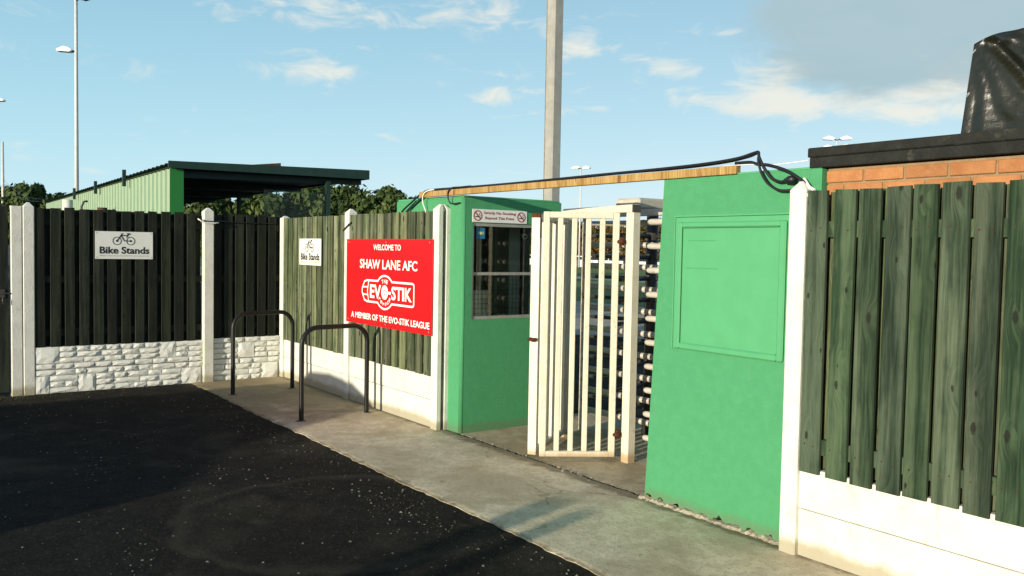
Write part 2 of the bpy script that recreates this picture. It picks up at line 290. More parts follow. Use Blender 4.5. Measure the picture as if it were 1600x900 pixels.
# ------------------------------------------------------------------ mesh helpers
LOC = {}
class MB:
    def __init__(s): s.v, s.f, s.sm = [], [], []
    def add(s, vs, fs, smooth=False):
        o = len(s.v); s.v += [tuple(x) for x in vs]; s.f += [tuple(i + o for i in f) for f in fs]; s.sm += [smooth] * len(fs); return s
    def box(s, a, b, c=0.0):
        x0, y0, z0 = a; x1, y1, z1 = b
        if c <= 0:
            v = [(x0, y0, z0), (x1, y0, z0), (x1, y1, z0), (x0, y1, z0), (x0, y0, z1), (x1, y0, z1), (x1, y1, z1), (x0, y1, z1)]
            return s.add(v, [(3, 2, 1, 0), (4, 5, 6, 7), (0, 1, 5, 4), (1, 2, 6, 5), (2, 3, 7, 6), (3, 0, 4, 7)])
        bm = bmesh.new(); bmesh.ops.create_cube(bm, size=1)
        for q in bm.verts: q.co = Vector(((x0 + x1) / 2 + q.co.x * (x1 - x0), (y0 + y1) / 2 + q.co.y * (y1 - y0), (z0 + z1) / 2 + q.co.z * (z1 - z0)))
        bmesh.ops.bevel(bm, geom=list(bm.edges), offset=c, segments=1, affect='EDGES')
        bm.verts.index_update()
        s.add([q.co[:] for q in bm.verts], [[q.index for q in f.verts] for f in bm.faces]); bm.free(); return s
    def prism(s, poly, frm, to, c=0):
        # poly: 2D points CCW seen along -axis; frm/to map functions
        k = len(poly); v = [frm(*q) for q in poly] + [to(*q) for q in poly]
        return s.add(v, [tuple(range(k - 1, -1, -1)), tuple(range(k, 2 * k))] + [(i, (i + 1) % k, (i + 1) % k + k, i + k) for i in range(k)])
    def tube(s, pts, r, n=10, cap=True):
        pts = [Vector(p) for p in pts]; rings = []; prev = None
        for i, p in enumerate(pts):
            d = (pts[min(i + 1, len(pts) - 1)] - pts[max(i - 1, 0)]).normalized()
            if prev is None: a = d.orthogonal().normalized()
            else: a = (prev - d * prev.dot(d)); a = a.normalized() if a.length > 1e-6 else d.orthogonal().normalized()
            prev = a; b = d.cross(a); rr = r[i] if isinstance(r, (list, tuple)) else r
            rings.append([p + (a * math.cos(t) + b * math.sin(t)) * rr for t in [2 * math.pi * j / n for j in range(n)]])
        v = [q[:] for ring in rings for q in ring]; f = []
        for i in range(len(pts) - 1):
            for j in range(n): f.append((i * n + j, i * n + (j + 1) % n, (i + 1) * n + (j + 1) % n, (i + 1) * n + j))
        s.add(v, f, True)
        if cap: s.add(v, [tuple(range(n - 1, -1, -1)), tuple((len(pts) - 1) * n + j for j in range(n))])
        return s
    def build(s, name, m, parent=None, loc=None, stuff=False):
        base = Vector(LOC[parent.name]) if parent is not None else Vector(loc or (0, 0, 0))
        me = bpy.data.meshes.new(name)
        me.from_pydata([(Vector(q) - base)[:] for q in s.v], [], s.f)
        me.polygons.foreach_set('use_smooth', s.sm)
        me.materials.append(m); me.update()
        bm = bmesh.new(); bm.from_mesh(me); bmesh.ops.remove_doubles(bm, verts=bm.verts, dist=1e-6)
        if any(s.sm) and not all(s.sm) or True: bmesh.ops.recalc_face_normals(bm, faces=bm.faces)
        bm.to_mesh(me); bm.free()
        o = bpy.data.objects.new(name, me); COL.objects.link(o)
        if parent is not None: o.parent = parent; LOC[o.name] = tuple(base)
        else: o.location = base; LOC[o.name] = tuple(base)
        if stuff: o['kind'] = 'stuff'
        return o
def B(a, b, c=0.0): return MB().box(a, b, c)
def T(pts, r, n=10): return MB().tube(pts, r, n)
def tag(o, label, cat, group=None):
    o['label'] = label; o['category'] = cat
    if group: o['group'] = group
    return o
def root(name, loc, label, cat, group=None):
    o = bpy.data.objects.new(name, None); COL.objects.link(o); o.location = loc; LOC[o.name] = tuple(loc)
    return tag(o, label, cat, group)
def structure(o): o['kind'] = 'structure'; return o
def inst(src, name, parent, off, scale=None, m=None):
    o = bpy.data.objects.new(name, src if isinstance(src, bpy.types.Mesh) else src.data); COL.objects.link(o); o.parent = parent; o.location = off
    if scale: o.scale = scale
    return o
def arc(c, r, a0, a1, k, f):
    return [f(c[0] + r * math.cos(a0 + (a1 - a0) * i / k), c[1] + r * math.sin(a0 + (a1 - a0) * i / k)) for i in range(k + 1)]

# flat print: text and strokes live on a plane given by origin + (right, up, out)
class Face:
    def __init__(s, o, r, u, out): s.o, s.r, s.u, s.n = Vector(o), Vector(r), Vector(u), Vector(out)
    def p(s, x, y, d=0): return s.o + s.r * x + s.u * y + s.n * d
def letters(name, body, face, x0, x1, y0, y1, m, parent, bold=.0, d=.002, rot=0.0, center=None, depth=.0012):
    c = bpy.data.curves.new(name, 'FONT'); c.body = body; c.size = 1; c.offset = bold; c.extrude = 0; c.resolution_u = 3
    o = bpy.data.objects.new('tmp', c); COL.objects.link(o)
    dg = bpy.context.evaluated_depsgraph_get(); me = bpy.data.meshes.new_from_object(o.evaluated_get(dg))
    bpy.data.objects.remove(o); bpy.data.curves.remove(c)
    vs = [v.co.copy() for v in me.vertices]
    ax, bx = min(v.x for v in vs), max(v.x for v in vs); ay, by = min(v.y for v in vs), max(v.y for v in vs)
    base = Vector(LOC[parent.name]); out = []
    for v in vs:
        x = x0 + (v.x - ax) / (bx - ax) * (x1 - x0); y = y0 + (v.y - ay) / (by - ay) * (y1 - y0)
        if rot:
            qx, qy = x - center[0], y - center[1]; x = center[0] + qx * math.cos(rot) - qy * math.sin(rot); y = center[1] + qx * math.sin(rot) + qy * math.cos(rot)
        out.append(face.p(x, y, d) - base)
    for v, q in zip(me.vertices, out): v.co = q
    me.materials.clear(); me.materials.append(m)
    o = bpy.data.objects.new(name, me); COL.objects.link(o); o.parent = parent; LOC[o.name] = tuple(base)
    return o
def stroke(mb, face, pts, w, d=.002, closed=False):
    P = [Vector((a, b)) for a, b in pts]; k = len(P); L, Rr = [], []
    for i in range(k):
        a = P[i - 1] if (i or closed) else P[i]; b = P[(i + 1) % k] if (i < k - 1 or closed) else P[i]
        t1 = (P[i] - a); t2 = (b - P[i])
        t1 = t1.normalized() if t1.length > 1e-9 else t2.normalized(); t2 = t2.normalized() if t2.length > 1e-9 else t1
        t = (t1 + t2); t = t.normalized() if t.length > 1e-6 else t1
        nn = Vector((-t.y, t.x)); sc = 1 / max(.4, nn.dot(Vector((-t1.y, t1.x))))
        L.append(P[i] + nn * w / 2 * sc); Rr.append(P[i] - nn * w / 2 * sc)
    v = [face.p(q.x, q.y, d) for q in L] + [face.p(q.x, q.y, d) for q in Rr]
    mb.add(v, [(i, (i + 1) % k, (i + 1) % k + k, i + k) for i in range(k if closed else k - 1)])
def ring(mb, face, cx, cy, r, w, d=.002, sy=1.0, k=28):
    stroke(mb, face, [(cx + r * math.cos(2 * math.pi * i / k), cy + sy * r * math.sin(2 * math.pi * i / k)) for i in range(k)], w, d, True)
def disc(mb, face, cx, cy, r, d=.002, sy=1.0, k=24):
    mb.add([face.p(cx + r * math.cos(2 * math.pi * i / k), cy + sy * r * math.sin(2 * math.pi * i / k), d) for i in range(k)], [tuple(range(k))])
def poly(mb, face, pts, d=.002): mb.add([face.p(x, y, d) for x, y in pts], [tuple(range(len(pts)))])

# ================================================================== THE SETTING
def sheet(name, x0, x1, y0, y1, z, m, nx=1, ny=1, jit=None):
    v, f = [], []
    for j in range(ny + 1):
        for i in range(nx + 1):
            x = x0 + (x1 - x0) * i / nx; y = y0 + (y1 - y0) * j / ny
            q = (x, y, z) if jit is None else jit(x, y, z, i, j)
            v.append(q)
    for j in range(ny):
        for i in range(nx):
            a = j * (nx + 1) + i; f.append((a, a + 1, a + nx + 2, a + nx + 1))
    return structure(MB().add(v, f).build(name, m))
sheet('ground', -900, 900, -900, 900, -.06, SOIL)
sheet('car_park', -60, 70, -90, .3, -.009, ASPHALT, 4, 4)
sheet('terrace', -90, 60, 7.5, 15.4, -.03, APRON)
sheet('yard', -60, 60, 1.6, 7.5, -.026, ASPHALT)
sheet('pitch', -110, 40, 15.6, 57, -.035, GRASSM)
# concrete path along the fence with a ragged kerb edge
jr = random.Random(3)
edge = {}
def path_jit(x, y, z, i, j):
    if j == 0:
        if i not in edge: edge[i] = jr.uniform(-.012, .012) + .015 * math.sin(i * .21)
        return (x, y + edge[i], z)
    return (x, y, z)
pv = MB(); NX = 260
xs = [0.0 + 16.0 * i / NX for i in range(NX + 1)]
ed = [-1.140 + jr.uniform(-.010, .010) + .010 * math.sin(i * .13) + .006 * math.sin(i * .9) for i in range(NX + 1)]
bk = [(.09 + jr.uniform(-.012, .012)) for i in range(NX + 1)]
v = []
for i, x in enumerate(xs): v += [(x, ed[i] - .016, -.03), (x, ed[i] + .004, -.005), (x, ed[i] + .05, 0), (x, bk[i], 0), (x, bk[i] + .004, -.03)]
f = []
for i in range(NX):
    for k in range(4): f.append((i * 5 + k, (i + 1) * 5 + k, (i + 1) * 5 + k + 1, i * 5 + k + 1))
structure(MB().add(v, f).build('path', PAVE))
v = []; f = []
for i in range(81):
    x = 4.0 + 2.9 * i / 80; v += [(x, .128 + jr.uniform(-.014, .014), -.045), (x, .132 + jr.uniform(-.014, .014), -.006), (x, 1.9, -.006)]
for i in range(80):
    for k in range(2): f.append((i * 3 + k, i * 3 + 3 + k, i * 3 + 4 + k, i * 3 + 1 + k))
structure(MB().add(v, f).build('passage_floor', FLOOR))

# loose chippings on the car park (uncountable)
pm = MB(); pr = random.Random(5)
def pebble(mb, x, y, z, s, R):
    a = R.uniform(0, 6.28); q = []
    for dx, dy, dz in ((1, 0, 0), (0, 1, 0), (-1, 0, 0), (0, -1, 0), (0, 0, .75), (0, 0, -.5)):
        k = R.uniform(.7, 1.25) * s; q.append((x + (dx * math.cos(a) - dy * math.sin(a)) * k, y + (dx * math.sin(a) + dy * math.cos(a)) * k, z + dz * k))
    mb.add(q, [(0, 1, 4), (1, 2, 4), (2, 3, 4), (3, 0, 4), (1, 0, 5), (2, 1, 5), (3, 2, 5), (0, 3, 5)])
CL = [(pr.uniform(.8, 7.5), pr.uniform(-3.4, -1.3)) for _ in range(11)]
for i in range(900):
    if i % 3 == 1: cx0, cy0 = CL[pr.randrange(len(CL))]; x, y = cx0 + pr.gauss(0, .28), min(-1.2, cy0 + pr.gauss(0, .10))
    elif i % 3 == 0: x, y = pr.uniform(1, 8.2), -1.17 - abs(pr.gauss(0, .35))
    else: x, y = pr.uniform(.3, 9), pr.uniform(-4.2, -1.2)
    pebble(pm, x, y, -.008, .0035 + .009 * pr.random() ** 5, pr)
pm.build('loose_chippings', PEBBLE, stuff=True)
pm = MB()
for i in range(9000):
    x, y = pr.uniform(.2, 8.6), -1.17 - 2.9 * pr.random() ** 1.35
    if math.sin(x * 2.3 + 1.7 * math.sin(y * 1.9)) + pr.gauss(0, .7) < .1: continue
    pebble(pm, x, y, -.010, .0025 + .0045 * pr.random() ** 3, pr)
pm.build('surface_grit', GRIT, stuff=True)
pm = MB()
for i in range(200):
    x = pr.uniform(4.25, 6.7) if i % 4 else pr.gauss(5.9, .18); pebble(pm, x, .11 + pr.gauss(0, .022), -.006, pr.uniform(.003, .010) if i % 14 else pr.uniform(.014, .026), pr)
for i in range(90): pebble(pm, pr.uniform(6.7, 7.9), .06 + pr.gauss(0, .02), .001, pr.uniform(.003, .008), pr)
for i in range(60): pebble(pm, pr.uniform(2, 9), pr.uniform(-1, -.05), .002, .003 + .006 * pr.random() ** 3, pr)
pm.build('crumbled_joint_rubble', PEBBLE, stuff=True)
# straw and weeds at the foot of the left posts
sm = MB()
for i in range(420):
    x, y = .06 + abs(pr.gauss(0, .14)), pr.choice((pr.uniform(-3.6, -2.6), pr.uniform(-3.6, -2.9), pr.gauss(-2.4, .35)))
    a = pr.uniform(0, 6.28); l = pr.uniform(.03, .10); h = pr.uniform(.004, .05); w = .0022
    dx, dy = math.cos(a), math.sin(a)
    sm.add([(x - dy * w, y + dx * w, -.014), (x + dy * w, y - dx * w, -.014), (x + dx * l, y + dy * l, -.012 + h)], [(0, 1, 2)])
sm.build('dry_weeds', STRAW, stuff=True)

# ================================================================== FENCES
def post_mb(x0, y0, x1, y1, h, peak=.045, flat=False):
    m = MB(); c = .008; z0 = -.12
    P = [(x0 + c, y0), (x1 - c, y0), (x1, y0 + c), (x1, y1 - c), (x1 - c, y1), (x0 + c, y1), (x0, y1 - c), (x0, y0 + c)]
    v = [(a, b, z0) for a, b in P] + [(a, b, h) for a, b in P]
    f = [tuple(range(7, -1, -1))] + [(i, (i + 1) % 8, (i + 1) % 8 + 8, i + 8) for i in range(8)]
    if flat: f.append(tuple(range(8, 16)))
    else:
        cx, cy, s = (x0 + x1) / 2, (y0 + y1) / 2, .22
        v += [(cx + (a - cx) * s, cy + (b - cy) * s, h + peak) for a, b in P]
        f += [(i + 8, (i + 1) % 8 + 8, (i + 1) % 8 + 16, i + 16) for i in range(8)] + [tuple(range(16, 24))]
    return m.add(v, f)
def board_mesh(name, w, t, h, m, ax='x'):
    # chamfered board, standing on its local origin; across ax, thickness on the other axis
    c = .004; R = random.Random(int(w * 1e4 + h * 1e3))
    P = [(c, 0), (w - c, 0), (w, c), (w, t), (0, t), (0, c)]
    sk = R.uniform(-.004, .004)
    def q(a, b, z): return (a, b, z) if ax == 'x' else (b * -1, a, z)
    v = [q(a, b, 0) for a, b in P] + [q(a, b, h + sk * (a / w)) for a, b in P]; k = 6
    me = bpy.data.meshes.new(name)
    me.from_pydata(v, [], [tuple(range(k - 1, -1, -1)), tuple(range(k, 2 * k))] + [(i, (i + 1) % k, (i + 1) % k + k, i + k) for i in range(k)])
    bm = bmesh.new(); bm.from_mesh(me); bmesh.ops.recalc_face_normals(bm, faces=bm.faces); bm.to_mesh(me); bm.free()
    me.materials.append(m); return me

def boards_x(parent, starts, w, z0, z1, mats, y, t, R, base):
    ms = [board_mesh('board', w * k, t, z1 - z0, m) for m in mats for k in (.97, 1.0, 1.04)]
    for x in starts:
        o = inst(R.choice(ms), 'board', parent, (x - base[0], y - base[1] + R.uniform(0, .003), z0 - base[2] + R.uniform(-.005, .006)))
        o.rotation_euler = (0, R.uniform(-.003, .003), 0)
def boards_y(parent, starts, w, z0, z1, mats, x, t, R, base):
    ms = [board_mesh('board', w * k, t, z1 - z0, m, 'y') for m in mats for k in (.96, 1.0, 1.05)]
    for y in starts:
        o = inst(R.choice(ms), 'board', parent, (x - base[0] - R.uniform(0, .003), y - base[1], z0 - base[2] + R.uniform(-.010, .012)))
        o.rotation_euler = (R.uniform(-.004, .004), 0, 0)
def gravel_x(parent, x0, x1, z0, z1, y0=.035, y1=.085):
    zm = z0 + (z1 - z0) * .53
    B((x0, y0, z0 - .1), (x1, y1, zm - .003), .004).build('gravel_board', WHITE_C, parent)
    B((x0, y0 - .003, zm + .002), (x1, y1, z1), .004).build('gravel_board', WHITE_C, parent)

# --- main fence left of the booth
base = (1.95, 0, 0)
fm = root('fence', base, 'weathered green closeboard fence carrying the red sign, white posts and smooth white base', 'fence', 'timber and concrete fences round the ground')
post_mb(-.02, .0, .09, .11, 2.075, .03).build('post', WHITE_C, fm)
post_mb(1.945, 0, 2.055, .11, 2.10).build('post', WHITE_C, fm)
# end post: H section, slot open towards the booth
hp = MB(); x0, x1, y0, y1 = 3.89, 4.005, 0, .125
P = [(x0, y0), (x1, y0), (x1, .042), (x1 - .035, .046), (x1 - .035, .082), (x1, .086), (x1, y1), (x0, y1)]
def rise(z, s=1.0):
    return [((x0 + x1) / 2 + (a - (x0 + x1) / 2) * s, (y0 + y1) / 2 + (b - (y0 + y1) / 2) * s, z) for a, b in P]
v = rise(-.12) + rise(2.09) + rise(2.135, .35); f = []
for L in (0, 8): f += [(L + i, L + (i + 1) % 8, L + (i + 1) % 8 + 8, L + i + 8) for i in range(8)]
hp.add(v, f + [tuple(range(16, 24))]).build('post', WHITE_C, fm)
B((3.971, .048, 0), (3.974, .080, 2.07)).build('bare_slot', GROOVE, fm)
R1 = random.Random(21)
for (a, b) in ((.095, 1.94), (2.06, 3.885)):
    gravel_x(fm, a - .01, b + .01, 0, .50)
    k = int((b - a) / .153); st = (b - a) / k
    boards_x(fm, [a + st * i + .006 for i in range(k)], st - .036, .495, 2.075, [BOARD_G], .010, .020, R1, base)
    boards_x(fm, [a + st * (i + .5) + .006 for i in range(k - 1)], st - .036, .50, 2.065, [BOARD_G], .070, .018, R1, base)
    for z in (.60, 1.25, 1.85): B((a - .004, .0325, z), (b + .004, .0685, z + .085)).build('rail', BOARD_G, fm)

# --- right-hand fence
base = (8.6, 0, 0)
fr = root('fence', base, 'bottle green hit-and-miss fence in front of the brick building, smooth white base', 'fence', 'timber and concrete fences round the ground')
post_mb(7.885, -.012, 7.995, .082, 2.09, .05).build('post', WHITE_C, fr)
post_mb(9.93, -.012, 10.04, .09, 2.09, .05).build('post', WHITE_C, fr)
R2 = random.Random(8)
gravel_x(fr, 7.99, 9.935, 0, .512, .024, .075)
B((7.996, .004, 2.05), (8.03, .05, 2.07)).build('paint_fleck', INKW, fr)
boards_x(fr, [8.000, 8.168, 8.318, 8.472, 8.618, 8.770, 8.926, 9.080, 9.235, 9.392, 9.545, 9.70], .130, .492, 2.085, [BOARD_R], .000, .022, R2, base)
boards_x(fr, [8.10 + .155 * i for i in range(11)], .118, .52, 2.075, [BOARD_B], .064, .018, R2, base)
nl = MB()
for x_ in [8.062, 8.23, 8.38, 8.534, 8.68, 8.832, 8.988, 9.142, 9.297, 9.454]:
    for z in (.645, 1.868):
        for q_ in (-.03, .03): nl.tube([(x_ + q_ + R2.uniform(-.006, .006), -.002, z + R2.uniform(-.015, .015)), (x_ + q_, .012, z)], .0042, 6)
nl.build('nail_heads', RUST, fr, stuff=True)
for z in (.60, 1.822): B((7.997, .0265, z), (9.928, .0635, z + .088)).build('rail', BOARD_R, fr)

# --- back fence (faces +X)
base = (0, -2, 0)
fb = root('fence', base, 'almost black fence at the back left standing on white rock-faced panels', 'fence', 'timber and concrete fences round the ground')
post_mb(-.11, -3.072, 0, -2.962, 2.105, flat=True).build('post', WHITE_C, fb)
post_mb(-.11, -2.955, .004, -2.842, 2.10, .05).build('post', WHITE_C, fb)
post_mb(-.06, -.995, .055, -.873, 2.125, .045).build('post', WHITE_C, fb)
R3 = random.Random(31)
def stone_mesh(R):
    nx, nz = 4, 3; v, f = [], []
    for j in range(nz + 1):
        for i in range(nx + 1):
            e = (i in (0, nx)) + (j in (0, nz))
            d = .32 if e else R.uniform(.62, 1.0)
            if e == 1: d = R.uniform(.25, .6)
            v.append((d, i / nx + (0 if i in (0, nx) else R.uniform(-.07, .07)), j / nz + (0 if j in (0, nz) else R.uniform(-.10, .10))))
    for j in range(nz):
        for i in range(nx):
            a = j * (nx + 1) + i; f.append((a, a + 1, a + nx + 2, a + nx + 1))
    rim = [i for i in range(nx + 1)] + [(nx + 1) * j + nx for j in range(1, nz + 1)] + [(nx + 1) * nz + i for i in range(nx - 1, -1, -1)] + [(nx + 1) * j for j in range(nz - 1, 0, -1)]
    o = len(v); v += [(0, v[i][1], v[i][2]) for i in rim]; k = len(rim)
    f += [(rim[(i + 1) % k], rim[i], o + i, o + (i + 1) % k) for i in range(k)]
    me = bpy.data.meshes.new('stone'); me.from_pydata(v, [], f)
    bm = bmesh.new(); bm.from_mesh(me); bmesh.ops.recalc_face_normals(bm, faces=bm.faces); bm.to_mesh(me); bm.free()
    me.materials.append(WHITE_S); return me
stones = [stone_mesh(R3) for _ in range(10)]
def stone_panel(y0, y1, z0, z1, bigs, xf=.0):
    g = B((-.06, y0, z0 - (.1 if z0 < .05 else 0)), (xf - .012, y1, z1 - .002)).build('gravel_board', MORTARW, fb)
    rows = 4; rh = (z1 - z0) / rows; occ = [[] for _ in range(rows)]
    def put(a, b, ra, rb):
        gap = .0045
        o = inst(R3.choice(stones), 'stone', g, (xf - .0118, a + gap - base[1], z0 + ra * rh + gap), (R3.uniform(.026, .038), b - a - 2 * gap, (rb - ra) * rh - 2 * gap))
    for (a, w, ra, rb) in bigs:
        A = y0 + a * (y1 - y0); Bq = A + w; put(A, Bq, ra, rb)
        for r in range(ra, rb): occ[r].append((A, Bq))
    for r in range(rows):
        cur = y0; spans = sorted(occ[r]) + [(y1, y1)]
        for A, Bq in spans:
            L = A - cur
            if L > .03:
                k = max(1, round(L / R3.uniform(.15, .23))); cuts = [cur] + sorted(cur + L * (i + R3.uniform(-.22, .22)) / k for i in range(1, k)) + [A]
                for i in range(k): put(cuts[i], cuts[i + 1], r, r + 1)
            cur = max(cur, Bq)
stone_panel(-2.84, -.997, -.01, .262, [(0.0, .14, 0, 3), (.235, .19, 0, 3), (.86, .24, 0, 3)])
stone_panel(-2.84, -.997, .266, .525, [(.0, .24, 1, 4), (.72, .20, 1, 4)])
stone_panel(-.87, -.005, -.01, .270, [(.72, .22, 0, 3)], -.0)
stone_panel(-.87, -.005, .274, .540, [(.36, .22, 0, 3)], -.0)
for (a, b, stp) in ((-2.84, -1.0, .1505), (-.87, -.01, .142)):
    k = int((b - a) / stp)
    boards_y(fb, [a + .004 + stp * i for i in range(k)], .104, .512, 2.095, [BOARD_D], -.004, .020, R3, base)
    boards_y(fb, [a + .08 + stp * i for i in range(k)], .10, .50, 2.085, [BOARD_D], -.064, .018, R3, base)
    for z in (.64, 1.25, 1.90): B((-.0605, a - .002, z), (-.0265, b + .002, z + .08)).build('rail', BOARD_D, fb)

# --- dark timber gate at the far left edge
gt = root('gate', (0, -3.5, 0), 'dark timber gate with a sliding bolt beside the left double post', 'gate')
gm = [board_mesh('board', .105, .02, 2.06, BOARD_D, 'y'), board_mesh('board', .11, .02, 2.05, BOARD_D, 'y')]
for i in range(8): inst(gm[i % 2], 'board', gt, (-.03, .30 - .118 * i, .04))
for z in (.35, 1.75): B((-.09, -4.2, z), (-.052, -3.09, z + .09)).build('rail', BOARD_D, gt)
bo = T([(-.012, -3.32, 1.135), (-.012, -3.02, 1.135)], .011, 8).build('bolt', STEEL_D, gt)
B((-.03, -3.24, 1.09), (-.008, -3.13, 1.18), .004).build('bolt_plate', STEEL_D, gt)
T([(.004, -3.155, 1.1), (.02, -3.155, 1.07), (.02, -3.155, 1.02)], .007, 6).build('bolt_handle', STEEL_D, gt)

# --- cable ties looped round posts
c_ = MB().tube([(.068 + .0 * i, y, z) for i, (y, z) in enumerate([(-1.075, 2.03), (-1.03, 2.0), (-.98, 1.985), (-.93, 1.978), (-.87, 1.98), (-.82, 1.99)])], .008, 8)
tag(c_.build('cable', CABLEW, loc=(.07, -.95, 1.98)), 'white cable slung round the middle post of the dark back fence', 'cable')
c_ = T([(.066, -1.05, 2.025), (.062, -.99, 2.008), (.060, -.93, 2.003), (.060, -.86, 2.003), (.03, -.80, 2.012), (.012, -.55, 2.0), (.012, -.35, 1.998), (.012, -.1, 2.005)], .006, 8)
tag(c_.build('cable', CABLE, loc=(.06, -.95, 2.0)), 'thin black cable running along the dark fence above the white loop', 'cable')
c_ = T([(1.935, -.008, 1.90), (2.0, -.010, 1.93), (2.07, -.008, 1.965), (2.12, .0, 1.99)], .009, 8)
tag(c_.build('cable', CABLE, loc=(2.0, 0, 1.9)), 'short black cable crossing the white post above the red sign', 'cable')

# ================================================================== SIGNS
def bike_icon(mb, F, cx, cy, s):
    # cx,cy: midpoint between hubs; s: half wheelbase
    for q in (-1, 1):
        ring(mb, F, cx + q * s, cy, s * .60, s * .10); disc(mb, F, cx + q * s, cy, s * .17, .0024)
    P = lambda x, y: (cx + x * s, cy + y * s)
    w = s * .14
    stroke(mb, F, [P(-1, 0), P(-.48, .80), P(-.30, 1.12), P(-.08, 1.12)], w, .0028)
    stroke(mb, F, [P(-.42, .86), P(.62, .86)], w, .003)
    stroke(mb, F, [P(-.40, .80), P(.06, .02), P(1, 0)], w, .0032)
    stroke(mb, F, [P(.36, .52), P(.66, 1.08)], w, .0034)
    stroke(mb, F, [P(.46, 1.12), P(.92, 1.12)], w * 1.5, .0036)
def bike_sign(label, o, r, u, nrm, w, h):
    t = root('sign', o, label, 'sign', 'bike stand signs on the fence')
    F = Face(o, r, u, nrm); rr, uu, nn = Vector(r), Vector(u), Vector(nrm)
    v = []
    for d in (0, -.004):
        for x, y in ((0, 0), (w, 0), (w, h), (0, h)): v.append(F.p(x, y, d))
    MB().add(v, [(0, 1, 2, 3), (7, 6, 5, 4), (0, 4, 5, 1), (1, 5, 6, 2), (2, 6, 7, 3), (3, 7, 4, 0)]).build('panel', SIGNW, t)
    ic = MB(); bike_icon(ic, F, w * .49, h * .66, w * .118); ic.build('bicycle_symbol', INKB, t)
    letters('lettering', 'Bike Stands', F, w * .075, w * .935, h * .19, h * .45, INKB, t, .026)
    letters('small_print', 'Please note cycles are left here at owners risk', F, w * .075, w * .93, h * .085, h * .145, INKG, t, 0)
    sc = MB()
    for x, y in ((.03, .06), (.97, .06), (.03, .94), (.97, .94)): disc(sc, F, w * x, h * y, .006, .003, 1, 8)
    sc.build('screw_heads', INKG, t)
bike_sign('white bike sign on the almost black back fence', (.006, -2.222, 1.527), (0, 1, 0), (0, 0, 1), (1, 0, 0), .636, .322)
bike_sign('white bike sign on the sunlit fence left of the red sign', (.66, -.006, 1.487), (1, 0, 0), (0, 0, 1), (0, -1, 0), .662, .322)

rs = root('sign', (2.045, -.012, .888), 'large red welcome sign with white lettering and a league logo', 'sign')
F = Face((2.045, -.016, .888), (1, 0, 0), (0, 0, 1), (0, -1, 0)); SW, SH = 1.875, .918
B((2.045, -.0155, .888), (3.92, -.0095, 1.806), .001).build('panel', RED, rs)
q = lambda x: x - 2.045
zq = lambda z: z - .888
letters('lettering', 'WELCOME TO', F, q(2.70), q(3.30), zq(1.690), zq(1.750), INKW, rs, .022)
letters('lettering', 'SHAW LANE AFC', F, q(2.385), q(3.635), zq(1.492), zq(1.592), INKW, rs, .020)
letters('lettering', 'A MEMBER OF THE EVO-STIK LEAGUE', F, q(2.18), q(3.88), zq(.946), zq(1.012), INKW, rs, .024)
lg = MB(); cx, cy = q(2.965), zq(1.254); rx, ry = .205, .172
hx = math.sqrt(1 - (.113 / ry) ** 2) * rx
def el_(a0, a1, k=14): return [(cx + rx * math.cos(a0 + (a1 - a0) * i / k), cy + ry * math.sin(a0 + (a1 - a0) * i / k)) for i in range(k + 1)]
at_ = math.atan2(.113 / ry, hx / rx)
xr, xl, yt, yb = q(3.575), q(2.545), cy + .113, cy - .113
rc = lambda cx_, cy_, a0: [(cx_ + .035 * math.cos(a0 + math.pi / 2 * i / 4), cy_ + .022 * math.sin(a0 + math.pi / 2 * i / 4)) for i in range(5)]
outl = el_(at_, math.pi - at_) + [(xl + .02, yt), (q(2.50), yt - .015), (q(2.447), cy + .02), (q(2.447), cy - .02), (q(2.50), yb + .015), (xl + .02, yb)] + el_(math.pi + at_, 2 * math.pi - at_) + rc(xr - .035, yb + .022, -math.pi / 2) + rc(xr - .035, yt - .022, 0)
stroke(lg, F, outl, .020, .0022, True)
stroke(lg, F, [(q(2.60), yt - .012), (q(2.572), cy), (q(2.60), yb + .012)], .016, .0026)
for dy in (.042, -.042): stroke(lg, F, [(q(2.462), cy + dy * .9), (q(2.58), cy + dy)], .015, .0028)
lg.build('logo_outline', INKW, rs)
letters('logo_lettering', 'EV', F, q(2.632), q(2.885), cy - .073, cy + .073, INKW, rs, .03, .0024)
letters('logo_lettering', '-', F, q(3.045), q(3.10), cy - .016, cy + .012, INKW, rs, .03, .0024)
letters('logo_lettering', 'STIK', F, q(3.112), q(3.535), cy - .070, cy + .070, INKW, rs, .03, .0024)
bl = MB(); disc(bl, F, cx, cy, .074, .0024, 1.02); bl.build('logo_ball', INKW, rs)
bs = MB()
for a in range(5):
    t0 = math.pi / 2 + a * 2 * math.pi / 5
    stroke(bs, F, [(cx + .026 * math.cos(t0), cy + .026 * math.sin(t0)), (cx + .066 * math.cos(t0), cy + .066 * math.sin(t0))], .006, .003)
ring(bs, F, cx, cy, .026, .006, .0032, 1, 5); bs.build('logo_ball_seams', RED, rs)
def around(txt, rad, a0, da, hgt, wid, ry_=.82, flip=False):
    for i, ch in enumerate(txt):
        a = a0 + da * i; X, Y = cx + rad * math.cos(a), cy + rad * ry_ * math.sin(a)
        rot = a - math.pi / 2 if not flip else a + math.pi / 2
        letters('logo_letter', ch, F, X - wid / 2, X + wid / 2, Y - hgt / 2, Y + hgt / 2, INKW, rs, .03, .0026, rot * .8, (X, Y))
around('THE', .142, math.radians(110), math.radians(-20), .042, .036)
around('LEAGUE', .140, math.radians(218), math.radians(21), .040, .033, .86, True)

sc = MB()
for x in (.03, .5, .97):
    for y_ in (.035, .965): disc(sc, F, SW * x, SH * y_, .008, .0016, 1, 10)
sc.build('screw_heads', ALU, rs)
